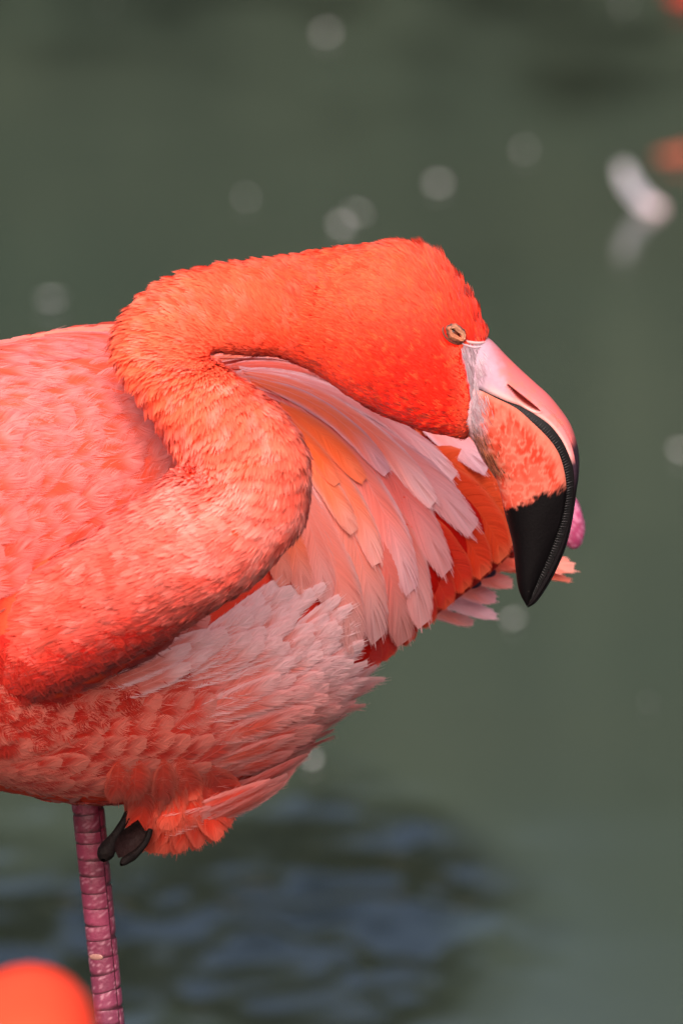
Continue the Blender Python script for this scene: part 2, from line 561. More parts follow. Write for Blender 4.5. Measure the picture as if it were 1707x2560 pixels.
def smooth_path(Cn, Nn):
    for _ in range(3):
        Cn[1:-1] = 0.25*Cn[:-2]+0.5*Cn[1:-1]+0.25*Cn[2:]
        Nn[1:-1] = 0.25*Nn[:-2]+0.5*Nn[1:-1]+0.25*Nn[2:]
    return Cn, nrm(Nn)

def path_walk(x, y, ang, length, n=9, bend=0.0):
    """feather midline walked over the torso surface from under pixel x,y"""
    h = ray(x, y)
    if h is None:
        return None
    p, nn = h
    a = R(ang)
    Cn, Nn = [p], [nn]
    for i in range(n-1):
        a2 = a+R(bend)*i/(n-1)
        d = np.array([math.cos(a2), 0.0, -math.sin(a2)])
        d = d-nn*(d@nn)
        d = d/np.linalg.norm(d)
        q, n2 = near_surf(p+d*length/(n-1))
        if n2@nn < 0:
            n2 = -n2
        p, nn = q, n2
        Cn.append(p); Nn.append(nn)
    return smooth_path(np.array(Cn), np.array(Nn))

def feather(name, Cn, Nn, hw, core, edge, root=None, lift=(0.0005, 0.004), nb=36, tip=0.8, base_w=0.45,
            loose=0.0, camber=0.22, e_lo=0.45, e_hi=1.0, t_lo=0.72, t_hi=1.0, curl=0.0, seed=0, parent=None, shaft=None, wave=0.0, reach=0.24, mat=None):
    """one feather: shaft, closed under-vane and separate barbs, following Cn with surface normals Nn"""
    g = np.random.default_rng(seed)
    n = len(Cn)
    L = np.linalg.norm(np.diff(Cn, axis=0), axis=1).sum()
    tt = np.linspace(0, 1, n)
    off = lift[0]+(lift[1]-lift[0])*tt**1.15
    C = Cn+Nn*off[:, None]
    if curl:
        C = C+Nn*(curl*np.clip((tt-0.6)/0.4, 0, 1)**2)[:, None]
    T = nrm(np.gradient(C, axis=0))
    S = nrm(np.cross(T, Nn))
    N = nrm(np.cross(S, T))
    it = lambda arr, t: np.stack([np.interp(t, tt, arr[:, k]) for k in range(3)], -1)
    def outline(t):
        a = base_w+(1-base_w)*sstep(0, 0.5, t)
        r = np.sqrt(np.clip(1-(np.clip(t-tip, 0, 1)/(1-tip+1e-6))**2, 0, 1))
        return hw*a*r
    root = core if root is None else root
    def colour(t, e, k):
        w = np.maximum(sstep(e_lo, e_hi, e), sstep(t_lo, t_hi, t+0.06*(1-e)))[..., None]
        c = root*(1-sstep(0.1, 0.5, t))[..., None]+core*sstep(0.1, 0.5, t)[..., None]
        return (c*(1-w)+edge*w)*k
    parts = []
    # under-vane
    vt = np.linspace(0, 0.97, 12); vl = np.array([-0.86, -0.45, 0, 0.45, 0.86])
    hwv = outline(vt)
    lat = vl[None]*hwv[:, None]
    VV = it(C, vt)[:, None]+it(S, vt)[:, None]*lat[..., None]+it(N, vt)[:, None]*(-camber*(lat/hw)**2*hw*0.5-0.0003)[..., None]
    cv = colour(np.broadcast_to(vt[:, None], lat.shape).ravel(), np.abs(np.broadcast_to(vl[None], lat.shape)).ravel(), 0.92)
    nv_ = nrm(it(N, vt)[:, None]+it(S, vt)[:, None]*(camber*1.2*vl)[None, :, None])
    parts.append((VV.reshape(-1, 3), gridfaces(12, 5), cv, nv_.reshape(-1, 3)))
    # barbs
    sr = np.array([0, 0.25, 0.5, 0.75, 1.0])
    wr = np.array([1.0, 1.0, 0.9, 0.7, 0.18])
    NR = 5
    tau = 1-0.55*reach
    for side in (-1, 1):
        t0 = (np.arange(nb)+0.5*g.random(nb))/nb*tau
        t1 = t0+reach*(1-0.45*(t0/tau)**3)*(0.95+0.1*g.random(nb)*(0.4+loose))
        Hh = outline(np.clip(t1, 0, 0.995))*(1-0.04*g.random(nb)-loose*0.28*g.random(nb))
        Hh = np.maximum(Hh, 0.05*hw)
        ts = t0[:, None]+(t1-t0)[:, None]*sr[None]
        if loose:
            ts = ts+(loose*0.05*g.normal(size=(nb, 1)))*sr[None]**2
        lat = Hh[:, None]*(1-(1-sr[None])**1.7)
        clump = np.sin(t0*nb*0.55+g.random()*6)*0.5+0.5
        hgt = -camber*(lat/hw)**2*hw*0.5+(0.0002*g.random((nb, 1))+0.0003*clump[:, None]*wave)*sr[None]+loose*0.0016*g.normal(size=(nb, 1))*sr[None]**2
        hgt = hgt + 0.0002
        Cc = it(C, np.clip(ts, 0, 1).ravel()).reshape(nb, NR, 3)
        over = np.clip(ts-1, 0, 1)[..., None]*L
        Tt = it(T, np.clip(ts, 0, 1).ravel()).reshape(nb, NR, 3); Ss = it(S, np.clip(ts, 0, 1).ravel()).reshape(nb, NR, 3); Nn_ = it(N, np.clip(ts, 0, 1).ravel()).reshape(nb, NR, 3)
        B = Cc+Tt*over+Ss*(side*lat)[..., None]+Nn_*hgt[..., None]
        bw = L/nb*0.62*(1-0.25*loose)
        d = nrm(np.gradient(B, axis=1)); wd = nrm(np.cross(d, Nn_))
        ww = (bw*wr)[None, :, None]*np.array(1.0)
        # barb ribbons slightly rolled so that each catches the light differently
        roll = (0.10*g.normal(size=(nb, 1, 1)))
        wv = wd*np.cos(roll)+Nn_*np.sin(roll)
        V = np.stack([B-wv*ww*0.55, B+wv*ww*0.55], 2)          
        k = (0.965+0.07*g.random((nb, 1, 1)))*(1-0.07*clump[:, None, None]*wave)
        ee = np.broadcast_to((lat/hw)[:, :, None]/np.maximum(outline(np.clip(ts, 0, 0.999))/hw, 0.25)[:, :, None], (nb, NR, 2))
        t_ = np.broadcast_to(ts[:, :, None], (nb, NR, 2))
        c = colour(t_.ravel(), ee.ravel(), np.broadcast_to(k, (nb, NR, 2)).ravel()[:, None])
        idx = np.arange(nb*NR*2).reshape(nb, NR, 2)
        F = np.stack([idx[:, :-1, 0], idx[:, :-1, 1], idx[:, 1:, 1], idx[:, 1:, 0]], -1).reshape(-1, 4)
        nb_ = Nn_[:, :, None]+(Ss*(side*camber*1.2*lat/hw)[..., None])[:, :, None]+wv[:, :, None]*(0.12*g.normal(size=(nb, 1, 1, 1)))
        nb_ = np.broadcast_to(nrm(nb_), V.shape)
        parts.append((V.reshape(-1, 3), F, c, nb_.reshape(-1, 3)))
    # shaft
    st = np.linspace(0, 0.96, 10)
    sw = (hw*0.035*(1-st)+0.00012)
    a = it(C, st); s_ = it(S, st); n_ = it(N, st)
    V = np.stack([a-s_*sw[:, None]+n_*0.0003, a+n_*(0.0004+sw[:, None]*0.6), a+s_*sw[:, None]+n_*0.0003], 1).reshape(-1, 3)
    sc = colour(np.repeat(st, 3), np.zeros(30), 1.0)
    shc = (edge*0.6+core*0.4) if shaft is None else shaft
    parts.append((V, gridfaces(10, 3), sc*0.55+shc*0.45, np.repeat(n_, 3, 0)))
    V, F, c = merge(parts)
    return add(name, mesh(name, V, F, c, normals=np.concatenate([p[3] for p in parts])), mat or M_feather, parent)

# ---- wing: hand-laid long feathers (root, bend, tip in the flank's side view, half width, lift)
mm = MPP
WING_RED = [
    ((1040, 1085), (1180, 1095), (1244, 1225), 46, C_orange, lin(252, 130, 100)),
    ((1060, 1130), (1230, 1180), (1284, 1372), 66, lin(250, 84, 30), lin(252, 120, 84)),
    ((1040, 1160), (1200, 1230), (1258, 1408), 58, lin(246, 70, 22), lin(250, 110, 70)),
    ((1020, 1210), (1160, 1300), (1212, 1445), 52, lin(240, 60, 18), lin(246, 104, 70)),
    ((1000, 1255), (1120, 1365), (1166, 1478), 46, lin(234, 46, 14), lin(244, 92, 56)),
    ((985, 1300), (1085, 1420), (1122, 1520), 43, lin(230, 40, 12), lin(242, 88, 54)),
    ((960, 1350), (1045, 1470), (1076, 1566), 42, lin(226, 34, 10), lin(240, 84, 50)),
    ((930, 1400), (1000, 1520), (1026, 1610), 42, lin(222, 30, 9), lin(238, 78, 46)),
    ((900, 1450), (955, 1565), (976, 1648), 42, lin(206, 18, 5), lin(230, 62, 36)),
    ((860, 1490), (915, 1595), (938, 1676), 42, lin(204, 16, 5), lin(228, 58, 34)),
]
for i, (r, c, t, w, co, ed) in enumerate(WING_RED[::-1]):
    Cn, Nn = path_px(r, c, t)
    q = bez(r, c, t, 12)
    fit = np.polyfit(np.arange(12), Cn[:, 1], 1)
    dd_ = np.minimum(np.polyval(fit, np.arange(12)), Cn[:, 1]+0.0025)-0.0003
    Cn = P(q[:, 0], q[:, 1], dd_)
    Nn = nrm(Nn.mean(0)[None]*0.7+Nn*0.3+np.array([0, -0.6, 0.1]))
    fo = feather("wing_covert", Cn, Nn, w*mm, co, ed, lift=(0.0002+0.0001*i, 0.0005+0.0002*i), nb=110, tip=0.72, e_lo=0.8, e_hi=1.05, t_lo=0.9, seed=100+i, parent=body, camber=0.16)
    add_layer(fo)
lil = lin(246, 192, 202)
WING_PINK = [
    # back ones first
    ((560, 930), (700, 905), (838, 968), 24, lin(236, 92, 74), lin(238, 160, 164)),
    ((540, 905), (680, 878), (842, 958), 22, lin(246, 120, 92), lin(246, 184, 192)),
    ((560, 960), (700, 925), (880, 1010), 34, lin(240, 128, 118), lil),
    ((600, 1170), (690, 1320), (700, 1470), 40, lin(244, 118, 92), lin(238, 150, 140)),
    ((640, 1160), (725, 1300), (752, 1490), 42, lin(246, 116, 84), lin(232, 150, 146)),
    ((670, 1120), (775, 1270), (806, 1510), 48, C_salmon, lin(226, 156, 158)),
    ((690, 1150), (825, 1350), (880, 1625), 56, C_salmon, lin(228, 162, 164)),
    ((730, 1100), (895, 1300), (934, 1606), 56, lin(234, 130, 120), lin(226, 164, 170)),
    ((820, 1150), (960, 1350), (1002, 1608), 52, lin(228, 110, 104), lin(224, 146, 148)),
    ((760, 1020), (1005, 1230), (1048, 1570), 52, lin(232, 116, 110), lin(230, 164, 172)),
    ((650, 980), (960, 1080), (1110, 1444), 46, lin(226, 100, 96), lin(228, 156, 166)),
    ((700, 1000), (935, 1150), (1018, 1488), 48, lin(236, 120, 112), lin(230, 172, 186)),
    ((680, 1050), (870, 1190), (930, 1415), 38, lin(246, 122, 92), lin(234, 164, 164)),
    ((800, 975), (1050, 1015), (1208, 1190), 40, lin(244, 146, 146), lin(238, 190, 206)),
    ((620, 955), (905, 1005), (1182, 1340), 50, lin(236, 128, 124), lin(232, 172, 186)),
    ((600, 940), (885, 960), (1132, 1212), 38, lin(236, 138, 140), lil),
    ((600, 945), (870, 975), (1076, 1280), 44, lin(246, 118, 96), lil),
    ((690, 1085), (800, 1185), (870, 1340), 34, lin(248, 124, 88), lin(236, 160, 152)),
    ((620, 965), (835, 1010), (955, 1205), 38, lin(250, 112, 74), lin(230, 170, 186)),
    ((690, 1025), (800, 1085), (895, 1218), 34, lin(252, 104, 52), lin(246, 132, 98)),
    ((715, 1065), (770, 1125), (826, 1224), 28, lin(252, 106, 54), lin(246, 140, 110)),
]
for i, (r, c, t, w, co, ed) in enumerate(WING_PINK):
    Cn, Nn = path_px(r, c, t, 14)
    co, ed = co*np.array([1.1, 1.12, 1.05]), ed*np.array([1.08, 1.06, 1.0])
    fo = feather("scapular_feather", Cn, Nn, w*1.2*mm, co, ed, lift=(0.0028+0.00005*i, 0.0038+0.00014*i), nb=130, tip=0.70, base_w=0.6, loose=0.12,
            e_lo=0.55, e_hi=1.0, t_lo=0.66, t_hi=1.0, seed=200+i, parent=body, camber=0.2, wave=0.3, reach=0.30)

bvh = BVHTree.FromPolygons([Vector(v) for v in tb_V], tb_F)      # the other feathers lie on the body itself

# ---- tail and far wing tip feathers, beyond the near wing
TAIL = [
    ((1020, 1470), (1130, 1510), (1248, 1545), 22, 0.20, C_palepink, lil),
    ((1010, 1480), (1080, 1540), (1190, 1560), 20, 0.205, lin(244, 140, 130), lin(240, 170, 170)),
    ((1030, 1440), (1140, 1470), (1246, 1500), 30, 0.195, lin(240, 130, 122), C_palepink),
    ((1080, 1420), (1180, 1440), (1288, 1462), 26, 0.19, lin(244, 124, 112), lin(240, 160, 156)),
    ((1150, 1400), (1280, 1380), (1444, 1425), 30, 0.20, lin(250, 124, 100), lin(250, 160, 148)),
    ((1200, 1420), (1320, 1420), (1432, 1456), 11, 0.205, lin(244, 100, 70), lin(246, 140, 120)),
    ((1120, 1430), (1230, 1400), (1330, 1395), 34, 0.185, lin(236, 90, 66), lin(240, 120, 100)),
]
for i, (r, c, t, w, d, co, ed) in enumerate(TAIL):
    q = bez(r, c, t, 10)
    Cn = P(q[:, 0], q[:, 1], d+0.012*np.linspace(0, 1, 10))
    Nn = np.tile(nrm(np.array([0.05*(i % 3-1), -0.8, 0.6])), (10, 1))
    feather("tail_feather", Cn, Nn, w*mm, co, ed, lift=(0, 0.001), nb=40, tip=0.75, loose=0.4, seed=300+i, parent=body, e_lo=0.5, e_hi=1.0)
PRIM = [((1130, 1430), (1210, 1440), (1240, 1425), 16, 0.172), ((1180, 1400), (1250, 1390), (1310, 1360), 16, 0.175), ((1080, 1450), (1160, 1470), (1205, 1455), 14, 0.172)]
for i, (r, c, t, w, d) in enumerate(PRIM):
    q = bez(r, c, t, 8)
    Cn = P(q[:, 0], q[:, 1], d+0*q[:, 0]); Nn = np.tile(nrm(np.array([0, -0.8, 0.6])), (8, 1))
    o = feather("primary_feather", Cn, Nn, w*mm, lin(46, 28, 44), lin(70, 44, 66), lift=(0, 0.0005), nb=30, seed=330+i, parent=body)
    o["label"] = "dark purple-black primary feather"

# ---- lay angle of the small feathers over the flank (degrees, clockwise from right)
AF = np.array([(640, 1480, -52), (760, 1470, -56), (880, 1540, -46), (930, 1680, -38), (800, 1800, -42), (700, 1930, -38), (560, 1960, -8),
               (480, 1640, -26), (600, 1700, -24), (450, 1760, -6), (300, 1650, 4), (300, 1850, 8), (100, 1900, 12), (100, 1720, 30), (-50, 1800, 30), (560, 1830, -14),
               (80, 900, -34), (250, 1000, -30), (400, 1050, -34), (250, 1250, -22), (60, 1250, -24), (80, 1400, -10), (200, 850, -24)], float)
def lay(x, y):
    d2 = (AF[:, 0]-x)**2+(AF[:, 1]-y)**2
    w = 1/(d2+2500)**1.6
    return float((w*AF[:, 2]).sum()/w.sum())

def scatter(poly_fn, x0, x1, y0, y1, sx, sy):
    """staggered jittered rows"""
    out = []
    r = 0
    y = y0
    while y <= y1:
        x = x0+(0.5*sx if r % 2 else 0)
        while x <= x1:
            qx, qy = x+random.uniform(-.24, .24)*sx, y+random.uniform(-.24, .24)*sy
            if poly_fn(qx, qy):
                out.append((qx, qy))
            x += sx
        y += sy; r += 1
    return out

def side_interp(x, xs, ys):
    return float(np.interp(x, xs, ys))

# belly
def in_belly(x, y):
    top = side_interp(x, [-120, 150, 330, 430, 520, 700, 800], [1760, 1640, 1580, 1570, 1600, 1700, 1780])
    return y > top and x+ (y-1900)*0.9 < 800
bl = sorted(scatter(in_belly, -110, 720, 1540, 1985, 62, 52), key=lambda q: -q[0])
bl = [(float(x)+random.uniform(-8, 8), float(np.interp(x, TOR[:, 0], TOR[:, 2]))-16+75*math.sin(R(26)), 26) for x in range(-90, 420, 34)]+[(x, y, None) for x, y in bl]
for i, (x, y, fa) in enumerate(bl):
    a = (lay(x, y) if fa is None else fa)+random.uniform(-9, 9)
    L = random.uniform(150, 195)*mm
    # root sits up-stream of the visible tip
    pth = path_walk(x-75*math.cos(R(a)), y-75*math.sin(R(a)), a, L, 9, random.uniform(-12, 12))
    if pth is None:
        continue
    k = sstep(350, 800, np.array(x+0.5*(1900-y)))
    core = lin(220, 40, 20)*(1-k)+lin(236, 98, 82)*k
    core = core*random.uniform(0.86, 1.12)
    edge = (lin(240, 128, 112)*(1-k)+lin(244, 164, 162)*k)*random.uniform(0.92, 1.08)
    feather("belly_feather", *pth, random.uniform(46, 58)*mm, core, edge, lift=(0.0003, random.uniform(0.0014, 0.0024)), nb=52, tip=0.45, base_w=0.45, loose=0.45,
            e_lo=0.45, e_hi=0.82, t_lo=0.60, t_hi=0.9, seed=1000+i, parent=body, camber=0.10, wave=0.5, reach=0.3)

# breast: small red feathers carrying the neck over into the belly
def in_breast(x, y):
    lo = side_interp(x, [-100, 110, 280, 420], [1880, 1830, 1745, 1660])
    hi = side_interp(x, [-100, 20, 110, 280, 420], [1590, 1600, 1600, 1565, 1548])
    return hi < y < lo
bvh_keep = bvh
bvh = bvh_all
br = sorted(scatter(in_breast, -100, 425, 1480, 1880, 36, 32), key=lambda q: q[1])
for i, (x, y) in enumerate(br):
    a = 62-0.10*x+random.uniform(-16, 16)
    pth = path_walk(x-20*math.cos(R(a)), y-20*math.sin(R(a)), a, random.uniform(95, 130)*mm, 7, random.uniform(-14, 14))
    if pth is None:
        continue
    k = random.random()  # deep reds hold breast pigment plus painted-in shade
    feather("breast_feather", *pth, random.uniform(26, 36)*mm, lin(190, 16, 8)*(1-0.4*k)+lin(214, 46, 32)*0.4*k, lin(208, 52, 38)*random.uniform(0.9, 1.1), lift=(0.0002, 0.0022), nb=22, tip=0.45, base_w=0.45, loose=0.9,
            e_lo=0.4, e_hi=0.95, t_lo=0.6, t_hi=1.0, seed=6000+i, parent=body, camber=0.10, wave=0.5, reach=0.3)
bvh = bvh_keep

# flank tuft: loose pale feathers, rows from the belly outwards; outermost tips named one by one
TIPS = [(600, 1512, -50), (648, 1476, -52), (692, 1446, -54), (716, 1462, -55), (770, 1470, -56), (616, 1540, -46), (840, 1560, -46), (744, 1464, -56), (796, 1452, -56), (834, 1480, -56), (862, 1502, -50), (884, 1548, -44), (896, 1590, -40), (900, 1614, -40), (868, 1640, -40),
        (906, 1640, -42), (944, 1648, -44), (942, 1672, -38), (930, 1700, -36), (896, 1738, -38), (900, 1680, -38), (870, 1720, -40), (860, 1772, -40), (826, 1806, -44), (790, 1846, -46), (752, 1890, -46), (716, 1926, -42)]
fl = []
for (x, y, a) in TIPS:
    for row in range(4):
        back = row*random.uniform(52, 66)
        a2 = a*(1-0.09*row)+random.uniform(-5, 5)
        fl.append((x-back*math.cos(R(a2))+random.uniform(-12, 12)*(row > 0), y-back*math.sin(R(a2))+random.uniform(-12, 12)*(row > 0), a2, row))
fl.sort(key=lambda q: q[3])
for i, (x, y, a, row) in enumerate(fl):
    Lp = random.uniform(220, 290)-row*8
    r = (x-Lp*math.cos(R(a*0.72)), y-Lp*math.sin(R(a*0.72)))
    c = (x-0.45*Lp*math.cos(R(a)), y-0.45*Lp*math.sin(R(a)))
    Cn, Nn = path_px(r, c, (x, y), 12)
    k = min(1.0, min(1.0, max(0.0, (y-1640)/160))*0.9+row*0.06)
    core = (lin(244, 140, 130)*(1-k)+lin(236, 88, 68)*k)*random.uniform(0.93, 1.07)
    edge = lin(252, 204, 208)*(1-k*0.8)+lin(238, 136, 126)*k*0.8
    feather("flank_feather", Cn, Nn, random.uniform(30, 40)*mm, core, edge, root=lin(234, 104, 88), lift=(-0.0002, 0.0028+0.0010*row), nb=84, tip=0.5, base_w=0.3, loose=0.6,
            e_lo=0.38, e_hi=0.8, t_lo=0.62, t_hi=0.92, seed=2000+i, parent=body, camber=0.12, wave=0.8, reach=0.26, curl=random.uniform(0.0, 0.006 if row == 0 else 0.003))

# back and shoulder
def in_back(x, y):
    top = side_interp(x, [-120, 0, 150, 300, 520], [880, 852, 830, 815, 850])
    bot = side_interp(x, [-120, 0, 150, 300, 480], [1560, 1480, 1420, 1320, 1220])
    right = 300 if y < 900 else 300+(y-900)*0.75
    return top+6 < y < bot and x < min(right+40, 520)
bk = sorted(scatter(in_back, -120, 520, 830, 1520, 68, 54), key=lambda q: -(q[0]-0.3*q[1]))
bk = [(float(x), float(np.interp(x, TOR[:, 0], TOR[:, 1]))+12-70*math.sin(R(14)), -14) for x in range(-60, 400, 30)]+[(x, y, None) for x, y in bk]
for i, (x, y, fa) in enumerate(bk):
    a = (lay(x, y) if fa is None else fa)+random.uniform(-7, 7)
    L = random.uniform(200, 260)*mm
    pth = path_walk(x-70*math.cos(R(a)), y-70*math.sin(R(a)), a, L, 10, random.uniform(-12, 12))
    if pth is None:
        continue
    k = float(sstep(1000, 1450, np.array(y)))
    core = (lin(240, 88, 62)*(1-k)+lin(234, 82, 60)*k)*random.uniform(0.9, 1.08)
    edge = (lin(242, 140, 138)*(1-k)+lin(240, 132, 126)*k)*random.uniform(0.94, 1.06)
    feather("back_feather", *pth, random.uniform(50, 64)*mm, core, edge, lift=(0.0003, random.uniform(0.0010, 0.0017)), nb=64, tip=0.5, base_w=0.45, loose=0.18,
            e_lo=0.52, e_hi=0.85, t_lo=0.66, t_hi=0.92, seed=4000+i, parent=body, camber=0.10, wave=0.25, reach=0.40)

# thigh tuft
TH = [((480, 1960), (560, 2010), (566, 2072)), ((470, 1965), (530, 2040), (528, 2104)), ((455, 1970), (500, 2060), (484, 2124)), ((440, 1975), (470, 2070), (440, 2134)),
      ((425, 1970), (440, 2060), (400, 2134)), ((410, 1965), (410, 2060), (366, 2128)), ((395, 1960), (380, 2050), (344, 2122)), ((380, 1955), (350, 2030), (332, 2092)),
      ((470, 1930), (530, 1990), (545, 2040)), ((440, 1930), (480, 2010), (490, 2070)), ((415, 1930), (430, 2010), (425, 2080)), ((385, 1930), (385, 2000), (365, 2070)),
      ((360, 1930), (345, 1990), (338, 2040)), ((500, 1920), (560, 1960), (590, 2010)), ((440, 1900), (470, 1960), (475, 2010)), ((400, 1900), (400, 1960), (395, 2015)), ((350, 1905), (340, 1950), (330, 2000)), ((300, 1900), (290, 1950), (300, 1998))]
TH = TH+[(tuple(np.add(r, (random.uniform(-14, 14), -8))), tuple(np.add(c, (random.uniform(-12, 12), -4))), tuple(np.add(t, (random.uniform(-16, 16), -10)))) for r, c, t in TH]
for i, (r, c, t) in enumerate(TH):
    Cn, Nn = path_px(r, c, t, 10)
    feather("thigh_feather", Cn, Nn, random.uniform(36, 46)*mm, lin(224, 58, 34)*random.uniform(0.92, 1.08), lin(228, 98, 78), lift=(0.0003+0.0003*(i//8), 0.0016+0.0006*(i//8)), nb=60, tip=0.5, loose=0.5,
            e_lo=0.4, e_hi=0.95, t_lo=0.7, t_hi=1.0, seed=5000+i, parent=body, camber=0.08, wave=0.8, reach=0.32)

# ---- small body plumage: neck, head, and the torso's ground layer
def blades(Pt, D, N, L, W, lift, curl, cb, ct, g, jit=0.16):
    n = len(Pt)
    rows = np.array([0, 0.35, 0.72, 1.0]); wr = np.array([0.6, 1.0, 0.8, 0.12])
    S = nrm(np.cross(D, N))
    roll = 0.3*g.normal(size=(n, 1))
    S2 = S*np.cos(roll)+N*np.sin(roll)
    ctr = Pt[:, None]+D[:, None]*(L[:, None]*rows)[..., None]+N[:, None]*(lift[:, None]*rows-curl[:, None]*rows**2)[..., None]
    V = np.stack([ctr-S2[:, None]*(W[:, None]*wr)[..., None], ctr+S2[:, None]*(W[:, None]*wr)[..., None]], 2)
    f = rows[None, :, None, None]**0.8
    C = cb[:, None, None]*(1-f)+ct[:, None, None]*f
    C = np.broadcast_to(C, (n, 4, 2, 3))
    idx = np.arange(n*8).reshape(n, 4, 2)
    F = np.stack([idx[:, :-1, 0], idx[:, :-1, 1], idx[:, 1:, 1], idx[:, 1:, 0]], -1).reshape(-1, 4)
    Nb = nrm(N[:, None]+D[:, None]*(0.10+0.25*rows)[None, :, None]+S2[:, None]*(jit*g.normal(size=(n, 1, 1)))+0.08*g.normal(size=(n, 1, 3)))
    Nb = np.broadcast_to(Nb[:, :, None], V.shape)
    return V.reshape(-1, 3), F, C.reshape(-1, 3), Nb.reshape(-1, 3)

gN = np.random.default_rng(21)
dS = np.gradient(nvg, axis=0); dP = np.stack([np.roll(nvg, -1, 1)-np.roll(nvg, 1, 1)], 0)[0]/2
Ng = nrm(np.cross(dP, dS))
flip = np.sign(((nvg-nc[:, None])*Ng).sum(-1)).mean()
Ng = Ng*(1 if flip > 0 else -1)
area = np.linalg.norm(np.cross(dP, dS), axis=-1)

def sample_neck(lo, hi, n):
    m = (nu_ >= lo) & (nu_ < hi)
    ids = np.nonzero(m)[0]
    a = area[ids].ravel()
    k = gN.choice(len(a), n, p=a/a.sum())
    i = ids[k//NP]; j = k % NP
    fi = gN.random(n)-0.5; fj = gN.random(n)-0.5
    pos = nvg[i, j]+dS[i, j]*fi[:, None]+dP[i, j]*fj[:, None]
    return i, j, pos, Ng[i, j], nrm(dS[i, j]), nrm(dP[i, j])

# neck plumage
i, j, pos, nn, ts, tp = sample_neck(0, 24.0, 132000)
keep = gN.random(len(i)) > sstep(20.6, 23.8, nu_[i]+1.6*(fbm(pos, 60, 2, 401)-0.5))
i, j, pos, nn, ts, tp = [a[keep] for a in (i, j, pos, nn, ts, tp)]
u = nu_[i]; phi = ph2[j]
toA = -np.sign(np.sin(phi))[:, None]*tp                       # round the neck towards the nape
side = np.abs(np.sin(phi))[:, None]
nvx = np.stack([fbm(pos, 130, 2, s) for s in (31, 32, 33)], -1)-0.5
cl = fbm(pos, 260, 2, 41)
mix = np.interp(u, [0, 4, 7, 10, 14, 20, 23], [0.1, 0.2, 0.3, 0.55, 0.75, 0.75, 0.55])[:, None]
D = -ts*(1-0.45*mix)+toA*side*mix+nvx*0.9
D = nrm(D-nn*(D*nn).sum(-1, keepdims=True))
big = np.interp(u, [0, 3, 8, 12, 18, 23.5], [1.75, 1.6, 1.3, 1.05, 0.95, 0.8])
L = big*(26+12*gN.random(len(u)))*mm
W = big*(1.7+1.0*gN.random(len(u)))*mm
lf = L*(0.12+0.60*(cl-0.36)+0.12*gN.random(len(u)))*np.interp(u, [0, 8, 12], [0.75, 0.8, 1.0])
cu = lf*0.30
US = [0, 3, 6, 9, 13, 17, 20.5, 23.5]
TC = (lin(216, 58, 46), lin(238, 98, 84), lin(246, 126, 114), lin(250, 118, 96), lin(252, 106, 74), lin(252, 110, 78), lin(250, 84, 48), lin(242, 52, 20))
RCc = (lin(196, 34, 22), lin(222, 70, 56), lin(232, 92, 78), lin(236, 80, 54), lin(236, 74, 36), lin(236, 74, 36), lin(224, 44, 16), lin(204, 16, 4))
tipc = np.stack([np.interp(u, US, [c[k] for c in TC]) for k in range(3)], -1)
rootc = np.stack([np.interp(u, US, [c[k] for c in RCc]) for k in range(3)], -1)
var = (0.80+0.34*fbm(pos, 90, 2, 51)+0.12*gN.random(len(u)))[:, None]
mot = (sstep(0.46, 0.66, fbm(pos, 150, 2, 55))*np.interp(u, [0, 4, 10, 14, 20], [0.3, 0.42, 0.4, 0.25, 0.1]))[:, None]
mot2 = (sstep(0.50, 0.66, fbm(pos, 120, 2, 56))*np.interp(u, [0, 2, 8, 14, 20], [0.75, 0.6, 0.4, 0.3, 0.2]))[:, None]
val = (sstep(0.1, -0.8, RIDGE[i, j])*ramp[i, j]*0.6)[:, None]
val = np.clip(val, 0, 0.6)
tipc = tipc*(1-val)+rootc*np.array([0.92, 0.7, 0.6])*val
tipc = tipc*(1-mot)+lin(250, 166, 158)*mot
tipc = tipc*(1-mot2)+lin(226, 74, 54)*mot2; rootc = rootc*(1-mot2)+lin(206, 44, 26)*mot2
vent = (sstep(0.1, -0.75, np.cos(phi))*(1-sstep(2.5, 6.5, u))*0.85)[:, None]  # lower neck underside: red pigment with its shade painted in
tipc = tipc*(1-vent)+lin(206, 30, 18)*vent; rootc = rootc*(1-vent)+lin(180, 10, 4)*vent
tipc = tipc*np.clip(var, 0.6, 1.25); rootc = rootc*np.clip(var, 0.6, 1.2)
qx = toPx(pos)
dirt = np.exp(-(((qx[:, 0]-735)/65)**2+((qx[:, 1]-725)/55)**2))*0.55*sstep(0.46, 0.66, fbm(pos, 650, 2, 61))
dirt2 = 0.3*np.exp(-(((qx[:, 0]-430)/70)**2+((qx[:, 1]-760)/50)**2))*sstep(0.5, 0.65, fbm(pos, 300, 2, 62))
dk = np.clip(dirt+dirt2, 0, 0.85)[:, None]
tipc = tipc*(1-dk)+lin(96, 34, 24)*dk; rootc = rootc*(1-dk)+lin(70, 20, 14)*dk
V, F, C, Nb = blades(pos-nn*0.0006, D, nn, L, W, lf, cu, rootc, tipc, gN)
o = add("neck_plumage", mesh("neck_plumage", V, F, C, normals=Nb), M_down, body); o["kind"] = "stuff"

